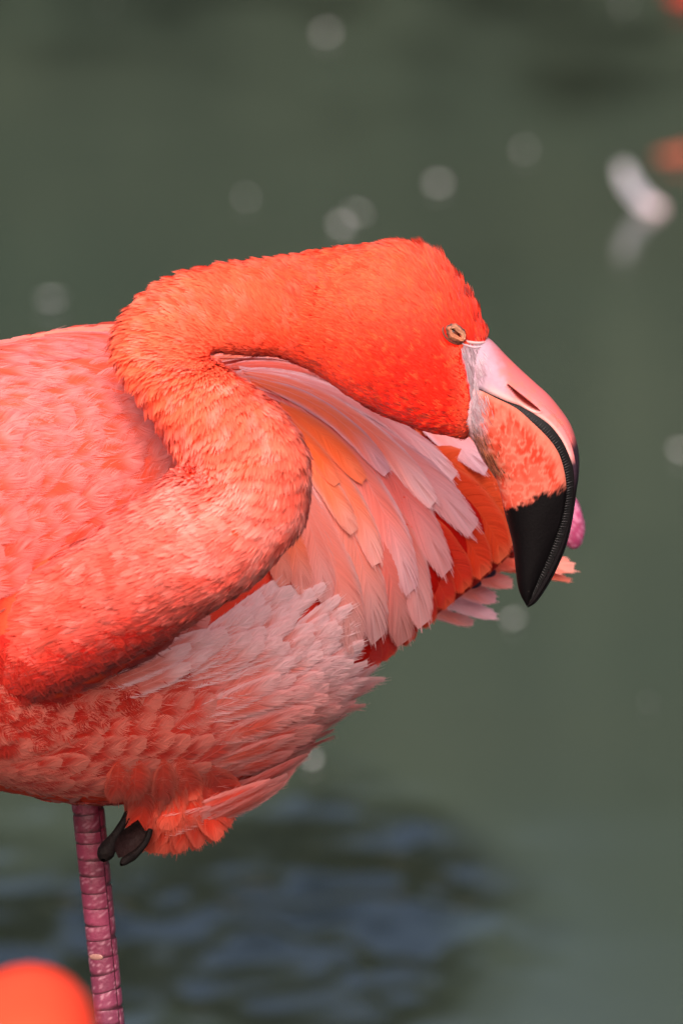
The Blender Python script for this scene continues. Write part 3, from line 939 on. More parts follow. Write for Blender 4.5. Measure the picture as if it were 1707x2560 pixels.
# head plumage
i, j, pos, nn, ts, tp = sample_neck(20.4, 29.0, 96000)
ff, qx = infront(pos)
ex_, ey_ = qx[:, 0]-1137, qx[:, 1]-832
eye_d = np.hypot((ex_*0.809+ey_*0.588)/30, (-ex_*0.588+ey_*0.809)/20)
keep = (ff < -1) & (gN.random(len(i)) < sstep(20.4, 23.4, nu_[i]+1.6*(fbm(pos, 60, 2, 401)-0.5))) & ~((eye_d < 1) & (np.sin(ph2[j]) > 0))
i, j, pos, nn, ts, tp, ff, qx = [a[keep] for a in (i, j, pos, nn, ts, tp, ff, qx)]
u = nu_[i]; phi = ph2[j]
crown = sstep(0.35, 0.95, np.cos(phi))*sstep(22.5, 24.5, u)*(1-0.75*sstep(26.3, 27.6, u))
nvx = np.stack([fbm(pos, 170, 2, s) for s in (71, 72, 73)], -1)-0.5
toA = -np.sign(np.sin(phi))[:, None]*tp
D = -ts+toA*0.25*np.abs(np.sin(phi))[:, None]+nvx*0.6
D = nrm(D-nn*(D*nn).sum(-1, keepdims=True))
edgef = sstep(-60, -2, ff)
L = (22+10*gN.random(len(u)))*(1-0.5*edgef)*(1+0.85*crown)*mm
W = (1.5+0.9*gN.random(len(u)))*mm
cl = fbm(pos, 330, 2, 81)
lf = L*(0.14+0.45*(cl-0.3)+0.12*gN.random(len(u))+crown*(0.30+0.9*(fbm(pos, 210, 1, 83)-0.3)))
cu = lf*0.35
yy = qx[:, 1]
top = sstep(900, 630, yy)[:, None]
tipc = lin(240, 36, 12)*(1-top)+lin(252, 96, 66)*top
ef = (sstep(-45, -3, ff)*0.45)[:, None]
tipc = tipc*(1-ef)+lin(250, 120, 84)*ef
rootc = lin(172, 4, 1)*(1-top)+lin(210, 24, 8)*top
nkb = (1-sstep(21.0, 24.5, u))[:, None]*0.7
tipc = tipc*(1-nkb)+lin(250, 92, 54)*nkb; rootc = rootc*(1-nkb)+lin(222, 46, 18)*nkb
stip = sstep(0.56, 0.70, fbm(pos, 420, 2, 91))[:, None]*0.5
tipc = tipc*(1-stip)+lin(250, 92, 48)*stip
var = (0.58+0.55*fbm(pos, 150, 3, 93)+0.34*gN.random(len(u)))[:, None]
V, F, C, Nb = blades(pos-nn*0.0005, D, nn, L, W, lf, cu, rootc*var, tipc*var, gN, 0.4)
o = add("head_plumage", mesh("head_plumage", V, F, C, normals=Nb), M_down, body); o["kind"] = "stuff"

# ground layer over the whole torso, so that it is feathered from every side
gT = np.random.default_rng(31)
tvg = tv
dS2 = np.gradient(tvg, axis=0); dP2 = (np.roll(tvg, -1, 1)-np.roll(tvg, 1, 1))/2
Nt = nrm(np.cross(dP2, dS2)); fl_ = np.sign(((tvg-cc[:, None])*Nt).sum(-1)).mean(); Nt = Nt*(1 if fl_ > 0 else -1)
ar = np.linalg.norm(np.cross(dP2, dS2), axis=-1).ravel()
k = gT.choice(len(ar), 16000, p=ar/ar.sum())
k = k[~((tor[k//NV, 0] > 480) & (np.sin(ph[k % NV]) > -0.25))]; i = k//NV; j = k % NV
pos = tvg[i, j]+dS2[i, j]*(gT.random((len(k), 1))-0.5)+dP2[i, j]*(gT.random((len(k), 1))-0.5)
nn = Nt[i, j]; D = nrm(nrm(dS2[i, j])+0.35*gT.normal(size=(len(k), 3))); D = nrm(D-nn*(D*nn).sum(-1, keepdims=True))
qx = toPx(pos)
wg = sstep(640, 820, qx[:, 0])[:, None]
lowk = sstep(1300, 1700, qx[:, 1])[:, None]
tc_ = (lin(244, 132, 118)*(1-lowk)+lin(226, 78, 60)*lowk)*(1-wg)+lin(214, 30, 10)*wg
var = (0.8+0.3*gT.random(len(k)))[:, None]
V, F, C, Nb = blades(pos-nn*0.0016, D, nn, (60+40*gT.random(len(k)))*mm, (12+8*gT.random(len(k)))*mm, 0.0012+0*nn[:, 0], 0.0010+0*nn[:, 0], tc_*0.9*var, tc_*var, gT)
o = add("body_plumage", mesh("body_plumage", V, F, C, normals=Nb), M_down, body); o["kind"] = "stuff"

# ------------------------------------------------------------------ bill
LOW = np.array([  # keel x,y   tomium x,y  half width
    (1152, 1070, 1160, 954, .0162), (1180, 1098, 1196, 960, .0160), (1203, 1144, 1238, 981, .0154), (1225, 1176, 1290, 1008, .0150), (1242, 1202, 1333, 1046, .0152),
    (1252, 1240, 1368, 1081, .0148), (1262, 1285, 1394, 1119, .0140), (1272, 1322, 1408, 1161, .0130), (1281, 1360, 1414, 1205, .0120), (1286, 1400, 1411, 1250, .0106),
    (1289, 1430, 1400, 1300, .0092), (1294, 1465, 1384, 1345, .0077), (1301, 1488, 1366, 1395, .0060), (1309, 1503, 1345, 1445, .0042), (1316, 1516, 1323, 1503, .0014)])
UPP = np.array([  # tomium x,y  culmen x,y  half width
    (1150, 946, 1176, 826, .0168), (1190, 954, 1222, 846, .0163), (1224, 970, 1266, 890, .0152), (1266, 989, 1303, 926, .0142), (1301, 1003, 1338, 958, .0133), (1338, 1025, 1373, 990, .0129),
    (1373, 1051, 1404, 1028, .0122), (1400, 1085, 1425, 1060, .0116), (1418, 1120, 1439, 1097, .0110), (1431, 1160, 1447, 1135, .0103), (1434, 1200, 1447, 1182, .0096),
    (1430, 1250, 1440, 1232, .0087), (1420, 1300, 1431, 1298, .0078), (1404, 1350, 1414, 1368, .0066), (1385, 1395, 1391, 1423, .0054), (1363, 1440, 1367, 1468, .0040), (1336, 1488, 1340, 1506, .0024), (1318, 1512, 1318, 1520, .0008)])
def mandible(rowsA, ns, nphi, power, groove=None):
    q = crom(rowsA, ns)
    M = P(q[:, 0], q[:, 1], 0*q[:, 0]); Kp = P(q[:, 2], q[:, 3], 0*q[:, 0])
    f = np.linspace(0, math.pi, nphi)
    dep = -np.cos(f); ht = np.sin(f)**power
    V = M[:, None]*(1-ht)[None, :, None]+Kp[:, None]*ht[None, :, None]+np.array([0, 1.0, 0])*(q[:, 4][:, None]*dep[None])[..., None]
    if groove is not None:
        V = groove(V, ht, q)
    return V, q
def bill_obj(name, V, cols, parent, mat):
    ns, npz = V.shape[:2]
    F = gridfaces(ns, npz)
    # close the underside along the tomium and the ends
    a = np.arange(ns-1)*npz; under = np.stack([a+npz-1, a, a+npz, a+2*npz-1], -1)
    return add(name, mesh(name, V.reshape(-1, 3), np.concatenate([F, under]), cols), mat, parent)

# lower mandible
lowrows = np.stack([LOW[:, 2], LOW[:, 3], LOW[:, 0], LOW[:, 1], LOW[:, 4]], -1)
def gl(V, ht, q):
    pr = V.reshape(-1, 3)
    n1 = fbm(pr*np.array([1, 1, 0.6]), 420, 3, 201).reshape(V.shape[:2])-0.5
    pxy = toPx(pr).reshape(V.shape[:2]+(2,))
    blackz = sstep(1190, 1260, pxy[..., 1])
    V = V.copy()
    sgn = np.sign(V[..., 1])
    V[..., 1] += sgn*n1*0.0016*(1-blackz)*np.sin(np.linspace(0, math.pi, V.shape[1]))[None]*sstep(0.05, 0.3, np.abs(V[..., 1])/0.015)
    return V
LV, lq = mandible(lowrows, 260, 130, 0.72, gl)
lp = LV.reshape(-1, 3); lpx = toPx(lp*np.array([1, 0, 1])+0)
# measure in the bill's own side view, so both sides match
x, y = toPx(np.stack([lp[:, 0], 0*lp[:, 0], lp[:, 2]], -1)).T
warp = np.stack([x/24+0.5*np.sin(y/30)-y/70, y/62, lp[:, 1]*60], -1)
n_a = fbm(warp, 1.0, 3, 210); n_b = fbm(np.stack([x, y, lp[:, 1]*4000], -1), 1/9., 2, 211); n_c = fbm(np.stack([x, y, lp[:, 1]*4000], -1), 1/5., 2, 212)
vein = sstep(0.38, 0.60, n_a*0.45+n_b*0.33+n_c*0.22)
lfr = np.tile(np.sin(np.linspace(0, math.pi, 130))**0.72, 260)
redc = lin(204, 66, 44); palec = lin(216, 114, 92); lilc = lin(226, 186, 190)
n_r = np.abs(fbm(np.stack([x/15+1.2*n_a, y/24, lp[:, 1]*120], -1), 1.0, 2, 215)-0.5)*2
net = (1-sstep(0.05, 0.22, n_r))
dots = sstep(0.70, 0.80, vnoise(np.stack([x, y, lp[:, 1]*4000], -1), 1/6.5, 216))
lowf = sstep(0.35, 0.62, n_a)
colr = redc*(1-lowf)[:, None]+lin(214, 98, 76)*lowf[:, None]
pw = np.clip(0.55*net+0.5*dots, 0, 0.8)[:, None]
colr = colr*(1-pw)+lin(228, 140, 116)*pw
rimw = (1-sstep(0.03, 0.18, lfr+0.14*(n_b-0.5)))[:, None]*0.75
colr = colr*(1-rimw)+lin(222, 130, 106)*rimw
basew = (1-sstep(1172, 1218, x-0.10*(y-1000)+30*(n_b-0.5)))[:, None]
colr = colr*(1-basew)+(lilc*(0.82+0.3*n_c)[:, None])*basew
brn = (np.exp(-(((x-1205-0.45*(y-1100))/26)**2))*sstep(1040, 1100, y)*(1-sstep(1170, 1215, y))*0.5*(0.4+1.2*n_c))[:, None]
colr = colr*(1-np.clip(brn, 0, .8))+lin(150, 84, 58)*np.clip(brn, 0, .8)
bline = np.interp(x, [1235, 1262, 1290, 1330, 1352, 1380, 1420], [1262, 1268, 1258, 1236, 1222, 1218, 1206])
blk = sstep(-9, 8, y-bline+24*(n_b-0.5)+20*(n_c-0.5))[:, None]
colr = colr*(1-blk)+(lin(9, 5, 7)*(0.8+0.5*n_c)[:, None])*blk
spk = (vnoise(np.stack([x, y, lp[:, 1]*4000], -1), 1/3.2, 230) > 0.985)[:, None]*sstep(1330, 1420, y)[:, None]*0.5
colr = colr*(1-spk)+lin(190, 180, 165)*spk
lower = bill_obj("lower_bill", LV, colr*np.array([0.74, 0.66, 0.72]), bird, M_bill)
lower["label"] = "deep salmon lower bill with black tip"

# upper mandible, with the nostril slit sunk into it
NOST = crom(np.array([(1268, 949), (1290, 972), (1312, 992), (1332, 1006), (1348, 1015)]), 24)
def nost_d(x, y):
    d2 = (x[:, None]-NOST[None, :, 0])**2+(y[:, None]-NOST[None, :, 1])**2
    k = d2.argmin(1); wv = 6.5*np.sin(np.clip(k/23.0, 0.03, 0.97)*math.pi)**0.7+0.6
    return np.sqrt(d2.min(1)), wv
def gu(V, ht, q):
    V = V.copy()
    pr = V.reshape(-1, 3)
    xx, yy = toPx(np.stack([pr[:, 0], 0*pr[:, 0], pr[:, 2]], -1)).T
    d, w = nost_d(xx, yy)
    dent = (1-sstep(w*0.55, w*1.25, d)).reshape(V.shape[:2])
    V[..., 1] -= np.sign(V[..., 1])*dent*0.0030*(np.abs(V[..., 1]) > 0.001)
    lip = np.exp(-((d-w*1.5)/3.0)**2).reshape(V.shape[:2])
    V[..., 1] += np.sign(V[..., 1])*lip*0.0005*(np.abs(V[..., 1]) > 0.001)
    # groove running parallel to the culmen
    gz = np.exp(-((ht-0.60)/0.05)**2)[None]*sstep(3.5, 6, np.linspace(0, 17, V.shape[0]))[:, None]
    V[..., 1] -= np.sign(V[..., 1])*gz*0.0009
    return V
UV_, uq = mandible(UPP, 260, 130, 0.62, gu)
up_ = UV_.reshape(-1, 3)
x, y = toPx(np.stack([up_[:, 0], 0*up_[:, 0], up_[:, 2]], -1)).T
n_b = fbm(np.stack([x, y, up_[:, 1]*4000], -1), 1/16., 2, 221); n_c = fbm(np.stack([x, y, up_[:, 1]*4000], -1), 1/5., 2, 222)
fr = np.tile(np.sin(np.linspace(0, math.pi, 130))**0.62, 260)
colr = lin(226, 132, 134)*(1-sstep(0.3, 0.7, fr))[:, None]+lin(224, 110, 110)*sstep(0.3, 0.7, fr)[:, None]
or_ = (sstep(0.5, 0.7, n_b)*0.45)[:, None]; colr = colr*(1-or_)+lin(230, 116, 96)*or_
wr_ = np.sin((x*0.9+y*0.25)/2.6+4*n_b)*0.5+0.5
lw = (1-sstep(1222, 1270, x-0.35*(y-900)+24*(n_b-0.5)))[:, None]
skin = lin(192, 156, 172)*(0.90+0.12*n_c)[:, None]*(1-0.16*wr_*(1-sstep(1190, 1240, x)))[:, None]
colr = colr*(1-lw)+skin*lw
tomr = (1-sstep(0.10, 0.30, fr))[:, None]*sstep(1200, 1240, x)[:, None]*0.6
colr = colr*(1-tomr)+lin(238, 190, 182)*tomr
d, w = nost_d(x, y)
hole = (1-sstep(w*0.5, w*1.15, d))[:, None]
colr = colr*(1-hole)+lin(110, 16, 12)*hole
pur = sstep(1078, 1118, y+0.3*(x-1430)+16*(n_b-0.5)-38*(fr < 0.42)*0-40*(1-sstep(0.35, 0.6, fr)))[:, None]*(y > 1060)[:, None]
colr = colr*(1-pur)+(lin(52, 36, 48)*(0.8+0.4*n_c)[:, None])*pur
bl2 = sstep(1150, 1230, y)[:, None]
colr = colr*(1-bl2)+(lin(14, 9, 12)*(0.8+0.5*n_c)[:, None])*bl2
upper = bill_obj("upper_bill", UV_, colr*np.array([0.88, 0.84, 0.86]), bird, M_bill)
upper["label"] = "pink upper bill with pale lilac base and black tip"
# nostril: dark lens in the slit
nw = 6.0*np.sin(np.linspace(0.04, 0.96, 24)*math.pi)**0.7
tn = nrm(np.gradient(NOST, axis=0)); sn = np.stack([-tn[:, 1], tn[:, 0]], -1)
rows_n = []
for s in (-1, -0.4, 0.4, 1):
    q = NOST+sn*(nw*s*0.8)[:, None]
    base_y = []
    for (qx_, qy_) in q:
        k = np.argmin((x-qx_)**2+(y-qy_)**2+1e9*(up_[:, 1] > 0))
        base_y.append(up_[k, 1])
    rows_n.append(P(q[:, 0], q[:, 1], np.array(base_y)*0+np.median(base_y)+0.0004+0.0*abs(s)))
Vn = np.stack(rows_n, 1).reshape(-1, 3)
add("nostril", mesh("nostril", Vn, gridfaces(24, 4), np.tile(lin(74, 8, 6), (96, 1))), M_dark, upper)

# lamellae: dark comb between the two mandibles, both sides
nl = 200
lt = crom(np.stack([LOW[1:, 2], LOW[1:, 3], LOW[1:, 4]], -1), 400)
utt = crom(UPP[1:, [0, 1, 4]], 400)
def arcparam(q):
    s = np.concatenate([[0], np.cumsum(np.hypot(*np.diff(q[:, :2], axis=0).T))]); return s/s[-1]
sl, su = arcparam(lt), arcparam(utt)
s_ = np.linspace(0.0, 0.985, nl)
li = np.stack([np.interp(s_, sl, lt[:, k]) for k in range(3)], -1); ui = np.stack([np.interp(s_, su, utt[:, k]) for k in range(3)], -1)
parts = []
for sg in (-1, 1):
    a = P(li[:, 0], li[:, 1], 0*s_); b_ = P(ui[:, 0], ui[:, 1], 0*s_)
    wa = np.maximum(li[:, 2]-0.0012, 0.0004); wb = np.maximum(ui[:, 2]-0.0012, 0.0004)
    ov = (a-b_)*0.35
    V = np.stack([a+ov+np.array([0, 1, 0])*(sg*wa)[:, None], b_-ov+np.array([0, 1, 0])*(sg*wb)[:, None]], 1).reshape(-1, 3)
    parts.append((V, gridfaces(nl, 2), lin(16, 12, 14)))
    for m in range(14, nl-3, 2):
        e = nrm(a[m+1]-a[m])*0.00028
        o1 = np.array([0, sg*(wa[m]+0.0007), 0]); o2 = np.array([0, sg*(wb[m]+0.0006), 0])
        A0, B0 = a[m]+(b_[m]-a[m])*random.uniform(-0.05, 0.1), a[m]+(b_[m]-a[m])*random.uniform(0.7, 0.95)
        V = np.array([A0-e+o1*0.93, A0+e+o1*0.93, B0+e+o2*0.93, B0-e+o2*0.93, A0-e*0.3+o1, A0+e*0.3+o1, B0+e*0.3+o2, B0-e*0.3+o2])
        F = np.array([[4, 5, 6, 7], [0, 4, 7, 3], [1, 2, 6, 5], [0, 1, 5, 4], [3, 7, 6, 2]])
        parts.append((V, F, lin(40, 36, 38)*random.uniform(0.5, 1.5)))
V, F, C = merge(parts)
o = add("lamellae", mesh("lamellae", V, F, C, smooth=False), M_dark, lower); o["kind"] = "stuff"

# ------------------------------------------------------------------ eye (near side), lids nearly closed
h = ray(1137, 832, bvh_all)
E0, En = h
En = nrm(En*np.array([0.6, 1, 0.6]))
e1 = np.array([math.cos(R(36)), 0, -math.sin(R(36))]); e1 = nrm(e1-En*(e1@En)); e2 = nrm(np.cross(En, e1))
if e2[2] < 0:
    e2 = -e2
eye = add("eye", None, None, None)
eye.location = E0; eye.parent = bird; eye.matrix_parent_inverse = world_of(bird).inverted(); eye.empty_display_size = 0.01
def lidmesh(a0, a1, colA, colB, hgt, seed):
    g = np.random.default_rng(seed)
    n, m = 40, 14
    th = np.linspace(a0, a1, n); rr = np.linspace(0, 1, m)
    out_a, out_b, in_a, in_b = 33*mm, 24*mm, 17*mm, 3.8*mm
    V = []; C = []
    for t in th:
        pinch = abs(math.sin(t))**0.25
        for r in rr:
            aa = in_a+(out_a-in_a)*r; bb = (in_b+(out_b-in_b)*r)*(0.75+0.25*pinch)
            hh = hgt*(math.sin(math.pi*(0.10+0.80*(1-r)))**0.8)-0.0022*r*r
            wob = 1+0.05*math.sin(t*5+seed)+0.03*math.sin(t*13)
            crease = 0.0003*math.sin(r*15+1.5*math.sin(t*3+seed))+0.0002*math.sin(t*26+r*4)
            V.append(E0+e1*(aa*math.cos(t)*wob)+e2*(bb*math.sin(t)*wob)+En*(hh+0.0008+crease))
            w = float(sstep(0.50, 0.85, np.array(r+0.12*math.sin(t*4+seed)))); k = 0.8+0.3*g.random()+0.25*math.sin(r*15+1.5*math.sin(t*3+seed))*0.5
            C.append((colA*(1-w)+colB*w)*k)
    return np.array(V), gridfaces(n, m), np.array(C)
V, F, C = lidmesh(-0.15, math.pi+0.15, lin(178, 118, 94), lin(84, 62, 60), 0.0030, 3)
add("upper_eyelid", mesh("upper_eyelid", V, F, C), M_lid, eye)
V, F, C = lidmesh(math.pi+0.15, 2*math.pi-0.15, lin(176, 106, 78), lin(96, 56, 46), 0.0028, 5)
add("lower_eyelid", mesh("lower_eyelid", V, F, C), M_lid, eye)
V, F = ellipsoid(E0-En*0.0012, [e1*19*mm, e2*11*mm, En*0.0026], 16, 20)
d_in = (V-E0)@e1/(15*mm)
Cc_ = np.where((np.abs(d_in) < 0.45)[:, None], lin(92, 34, 18), lin(30, 12, 8))
add("eyeball", mesh("eyeball", V, F, Cc_), M_eye, eye)
# bare skin folds running from the eye towards the bill
def fold(pts, rad, col):
    q = crom(np.array(pts, float), 22); W = []
    for (a, b_) in q:
        hh = ray(a, b_, bvh_all)
        W.append(hh[0] if hh is not None else P(a, b_, -0.012))
    V, F = tube(np.array(W), rad*np.sin(np.linspace(0.08, 0.94, 22)*math.pi)**0.6*mm, 8)
    return V, F, col
parts = [fold([(1156, 842), (1168, 853), (1190, 857), (1216, 855)], 4.0, lin(226, 178, 178)), fold([(1150, 856), (1164, 862), (1186, 868), (1212, 864)], 3.0, lin(220, 182, 192)),
         fold([(1116, 812), (1130, 806), (1146, 810), (1160, 826)], 3.2, lin(92, 76, 74))]
ring = [(1137+34*math.cos(t)*0.809-24*math.sin(t)*0.588, 832+34*math.cos(t)*0.588+24*math.sin(t)*0.809) for t in np.linspace(0.3, 2*math.pi-0.3, 12)]
parts.append(fold(ring, 3.2, lin(112, 58, 48)))
V, F, C = merge(parts)
add("skin_fold", mesh("skin_fold", V, F, C), M_lid, eye)

# fine bristles on the bare face, from the eye down past the gape to the chin
gB = np.random.default_rng(55)
hv = np.concatenate([LV.reshape(-1, 3), UV_.reshape(-1, 3)]); nF = gridfaces(260, 130)
bvh_bill = BVHTree.FromPolygons([Vector(v) for v in hv], [tuple(f) for f in np.concatenate([nF, nF+260*130])])
bp_, bn_, bd_, bl_, bt_ = [], [], [], [], []
k = 0
while k < 900:
    py = gB.uniform(850, 1185)
    edge_x = float(np.interp(py, FY, FX)) if py < 1100 else 1186+(py-1100)*0.55
    span = 46 if py < 1030 else 34
    px = edge_x+abs(gB.normal())*span*0.45-3
    hits = [h for h in (ray(px, py, bvh_all), ray(px, py, bvh_bill)) if h is not None]
    if not hits or (py > 930 and py < 985 and px > 1192):
        k += 1; continue
    w, nn_ = min(hits, key=lambda h: h[0][1])
    if py < 950:
        dr = np.array([0.30+0.002*(950-py), 0, -1.0])
    else:
        dr = np.array([0.35, 0, -1.0])
    dr = dr+0.12*gB.normal(size=3)
    dr = dr-nn_*(dr@nn_); bp_.append(w); bn_.append(nn_); bd_.append(dr/np.linalg.norm(dr)); bl_.append(gB.uniform(16, 34)*mm)
    br = float(sstep(1040, 1100, np.array(py)))
    c0 = (lin(222, 190, 202) if gB.random() < 0.55 else lin(200, 156, 168))*(1-br)+(lin(196, 110, 78) if gB.random() < 0.5 else lin(120, 62, 40))*br
    bt_.append(c0); k += 1
bp_, bn_, bd_, bl_, bt_ = map(np.array, (bp_, bn_, bd_, bl_, bt_))
V, F, C, Nb = blades(bp_, bd_, bn_, bl_, np.full(len(bl_), 0.9*mm), 0.0004+0*bl_, 0.0003+0*bl_, bt_*0.76, bt_*0.88, gB)
o = add("face_bristles", mesh("face_bristles", V, F, C, normals=Nb), M_down, body); o["kind"] = "stuff"

# ------------------------------------------------------------------ standing leg
lm = 70
tl = np.linspace(0, 1, lm)
path = LEG_TOP+(LEG_END-LEG_TOP)*tl[:, None]
def leg_rad(zf):     # metres, by distance down from the top
    return np.interp(zf, [0, 0.05, 0.12, 0.3, 0.8, 1.0], [0.0083, 0.0080, 0.0075, 0.0068, 0.0060, 0.006])
Ltot = np.linalg.norm(LEG_END-LEG_TOP)
V, F = tube(path, leg_rad(tl*Ltot)*0.97, 20)
stand = add("standing_leg", mesh("standing_leg", V, F, np.tile(lin(70, 26, 40), (len(V), 1))), M_leg, bird)
stand["label"] = "magenta scaled standing leg with dark bands"
gl_ = np.random.default_rng(77)
ax = nrm(LEG_END-LEG_TOP); ex = nrm(np.array([1.0, 0, 0])-ax*ax[0]); ey = np.cross(ax, ex)
if ey[1] > 0:
    ey = -ey          # ey towards the camera
def scute(d0, d1, a0, a1, proud, dark, seed):
    g = np.random.default_rng(seed)
    n, m = 9, 14
    dd = np.linspace(0, 1, n); aa = np.linspace(R(a0), R(a1), m)
    tilt_ = g.normal()*0.0009
    V = []; C = []
    for t in dd:
        for a in aa:
            dz = d0+(d1-d0)*t+tilt_*math.cos(a)
            e = min(1, min(t, 1-t)*7); ea = min(1, min(a-aa[0], aa[-1]-a)/R(9))
            r = leg_rad(dz)*(1.0+proud*(0.25+0.75*min(e, ea)**0.5))
            V.append(LEG_TOP+ax*dz+ex*r*math.cos(a)+ey*r*math.sin(a))
            C.append((t, a))
    V = np.array(V); C = np.array(C)
    nz_ = fbm(V, 900, 3, seed % 13); nz2 = fbm(V*np.array([1, 1, 0.5]), 420, 2, seed % 7)
    depth = np.clip((V[:, 2]-P(0, 2560, 0.03)[2])/0.12, 0, 1)[:, None]
    base_ = (lin(128, 56, 82)*(1-depth)+lin(108, 30, 50)*depth)*g.uniform(0.8, 1.15)
    c = base_*(0.72+0.5*nz2)[:, None]
    fl2 = (sstep(0.60, 0.72, nz_)*0.55)[:, None]*(1-0.7*depth); c = c*(1-fl2)+lin(206, 150, 165)*fl2
    band = sstep(1-dark, 1-dark*0.35, C[:, 0]+0.16*(nz2-0.5))[:, None]*0.85
    c = c*(1-band)+lin(52, 22, 26)*band
    return V, gridfaces(n, m), c
dcur = 0.002; si = 0
lim = 0.20
while dcur < lim:
    h_ = random.uniform(0.0052, 0.0102)
    V, F, C = scute(dcur, dcur+h_*0.985, 48, 205, 0.045, random.uniform(0.08, 0.22), 700+si)
    add("scute", mesh("scute", V, F, C), M_leg, stand)
    si += 1; dcur += h_
dcur = 0.004
while dcur < lim:
    h_ = random.uniform(0.0085, 0.0110)
    V, F, C = scute(dcur, dcur+h_*0.985, -25, 43, 0.05, random.uniform(0.10, 0.22), 800+si)
    add("scute", mesh("scute", V, F, C), M_leg, stand)
    si += 1; dcur += h_
# far side and the lower leg: scales joined
parts = []
dcur = lim+0.001
while dcur < Ltot-0.02:
    parts.append(scute(dcur, dcur+0.0084, 48, 205, 0.055, 0.2, 900+si)); parts.append(scute(dcur, dcur+0.0084, -25, 43, 0.05, 0.2, 950+si)); si += 1; dcur += 0.0086
V, F, C = merge(parts)
o = add("lower_scales", mesh("lower_scales", V, F, C), M_leg, stand); o["kind"] = "stuff"
# pale callus on the leg
dc = np.linalg.norm(P(245, 2385, 0.03)-LEG_TOP); rc = leg_rad(dc)*1.02
cpos = LEG_TOP+ax*dc+ex*rc*math.cos(R(116))+ey*rc*math.sin(R(116))
nrm_c = ex*math.cos(R(116))+ey*math.sin(R(116))
V, F = ellipsoid(cpos, [nrm(np.cross(ax, nrm_c))*0.0042, nrm_c*0.0007, ax*0.0017], 14, 20)
add("callus", mesh("callus", V, F, np.tile(lin(150, 104, 96), (len(V), 1))*(0.8+0.4*fbm(V, 900, 2, 3))[:, None]), M_leg, stand)
# webbed foot on the pond bed
parts = []
fc = LEG_END+np.array([0, 0, -0.004])
for a in (-35, 0, 35):
    tip_ = fc+np.array([-math.cos(R(a))*0.085, -math.sin(R(a))*0.085, -0.004])
    V, F = tube([fc, fc*0.6+tip_*0.4+np.array([0, 0, 0.002]), tip_], [0.007, 0.005, 0.003], 10); parts.append((V, F, lin(140, 70, 90)))
V, F, C = merge(parts); add("foot", mesh("foot", V, F, C), M_leg, stand)

# ------------------------------------------------------------------ tucked leg: heel behind the tail, foot in front of the thigh
hl = P(1428, 1300, 0.235); ft = P(352, 2060, 0.016)
tp_ = np.linspace(0, 1, 30)[:, None]
lp_ = crom(np.array([hl, P(1250, 1370, 0.215), P(1000, 1500, 0.16), P(700, 1750, 0.09), ft]), 30)
V, F = tube(lp_, np.interp(tp_[:, 0], [0, 0.1, 1], [0.0085, 0.0062, 0.0055]), 14)
nzv = fbm(V, 420, 2, 5)[:, None]
tuck = add("tucked_leg", mesh("tucked_leg", V, F, lin(186, 88, 118)*(0.7+0.6*nzv)), M_leg, bird)
V, F = ellipsoid(P(1422, 1300, 0.235), [np.array([0.0082, 0, 0]), np.array([0, 0.009, 0]), np.array([-0.0026, 0, 0.0165])], 26, 30)
nzv = fbm(V, 300, 2, 6)
V = V+nrm(V-P(1422, 1300, 0.235))*((nzv-0.5)*0.0016)[:, None]
spots = sstep(0.5, 0.62, fbm(V, 520, 2, 9))[:, None]*0.55
o = add("heel_joint", mesh("heel_joint", V, F, lin(178, 66, 110)*(1-spots)+lin(226, 150, 180)*spots), M_leg, tuck)
M_toe = col_material("toe_skin", 0.7, 0.12, 0.8, 400)
def toe(pts, rad, y0, y1, seed):
    q = crom(np.array(pts, float), 26)
    W = P(q[:, 0], q[:, 1], np.linspace(y0, y1, 26))
    rr = np.interp(np.linspace(0, 1, 26), np.linspace(0, 1, len(rad)), rad)*mm
    V, F = tube(W, rr, 14)
    return add("toe", mesh("toe", V, F, lin(16, 8, 8)*(0.6+0.8*fbm(V, 500, 2, seed))[:, None]), M_toe, tuck)
toe([(338, 1990), (318, 2040), (292, 2084), (272, 2118), (262, 2138), (258, 2152)], [11, 11, 10, 12, 20, 23, 19, 6], 0.006, -0.006, 1)
toe([(376, 2075), (364, 2106), (338, 2136), (314, 2152), (303, 2163)], [7, 8, 9, 12, 11, 4], 0.004, -0.008, 2)
toe([(364, 2080), (356, 2115), (336, 2140), (322, 2150), (316, 2156)], [9, 9, 9, 10, 9, 4], 0.008, -0.004, 3)
V = P(np.array([300, 345, 372, 322, 296, 282]), np.array([2086, 2050, 2100, 2140, 2146, 2116]), np.array([-.001, .004, .006, -.003, -.005, -.004]))
add("web", mesh("web", np.concatenate([V, V+np.array([0, 0.003, 0])]), [(0, 1, 2, 3, 4, 5), (11, 10, 9, 8, 7, 6)]+[(i, (i+1) % 6, (i+1) % 6+6, i+6) for i in range(6)], np.tile(lin(30, 14, 14), (12, 1))), M_toe, tuck)

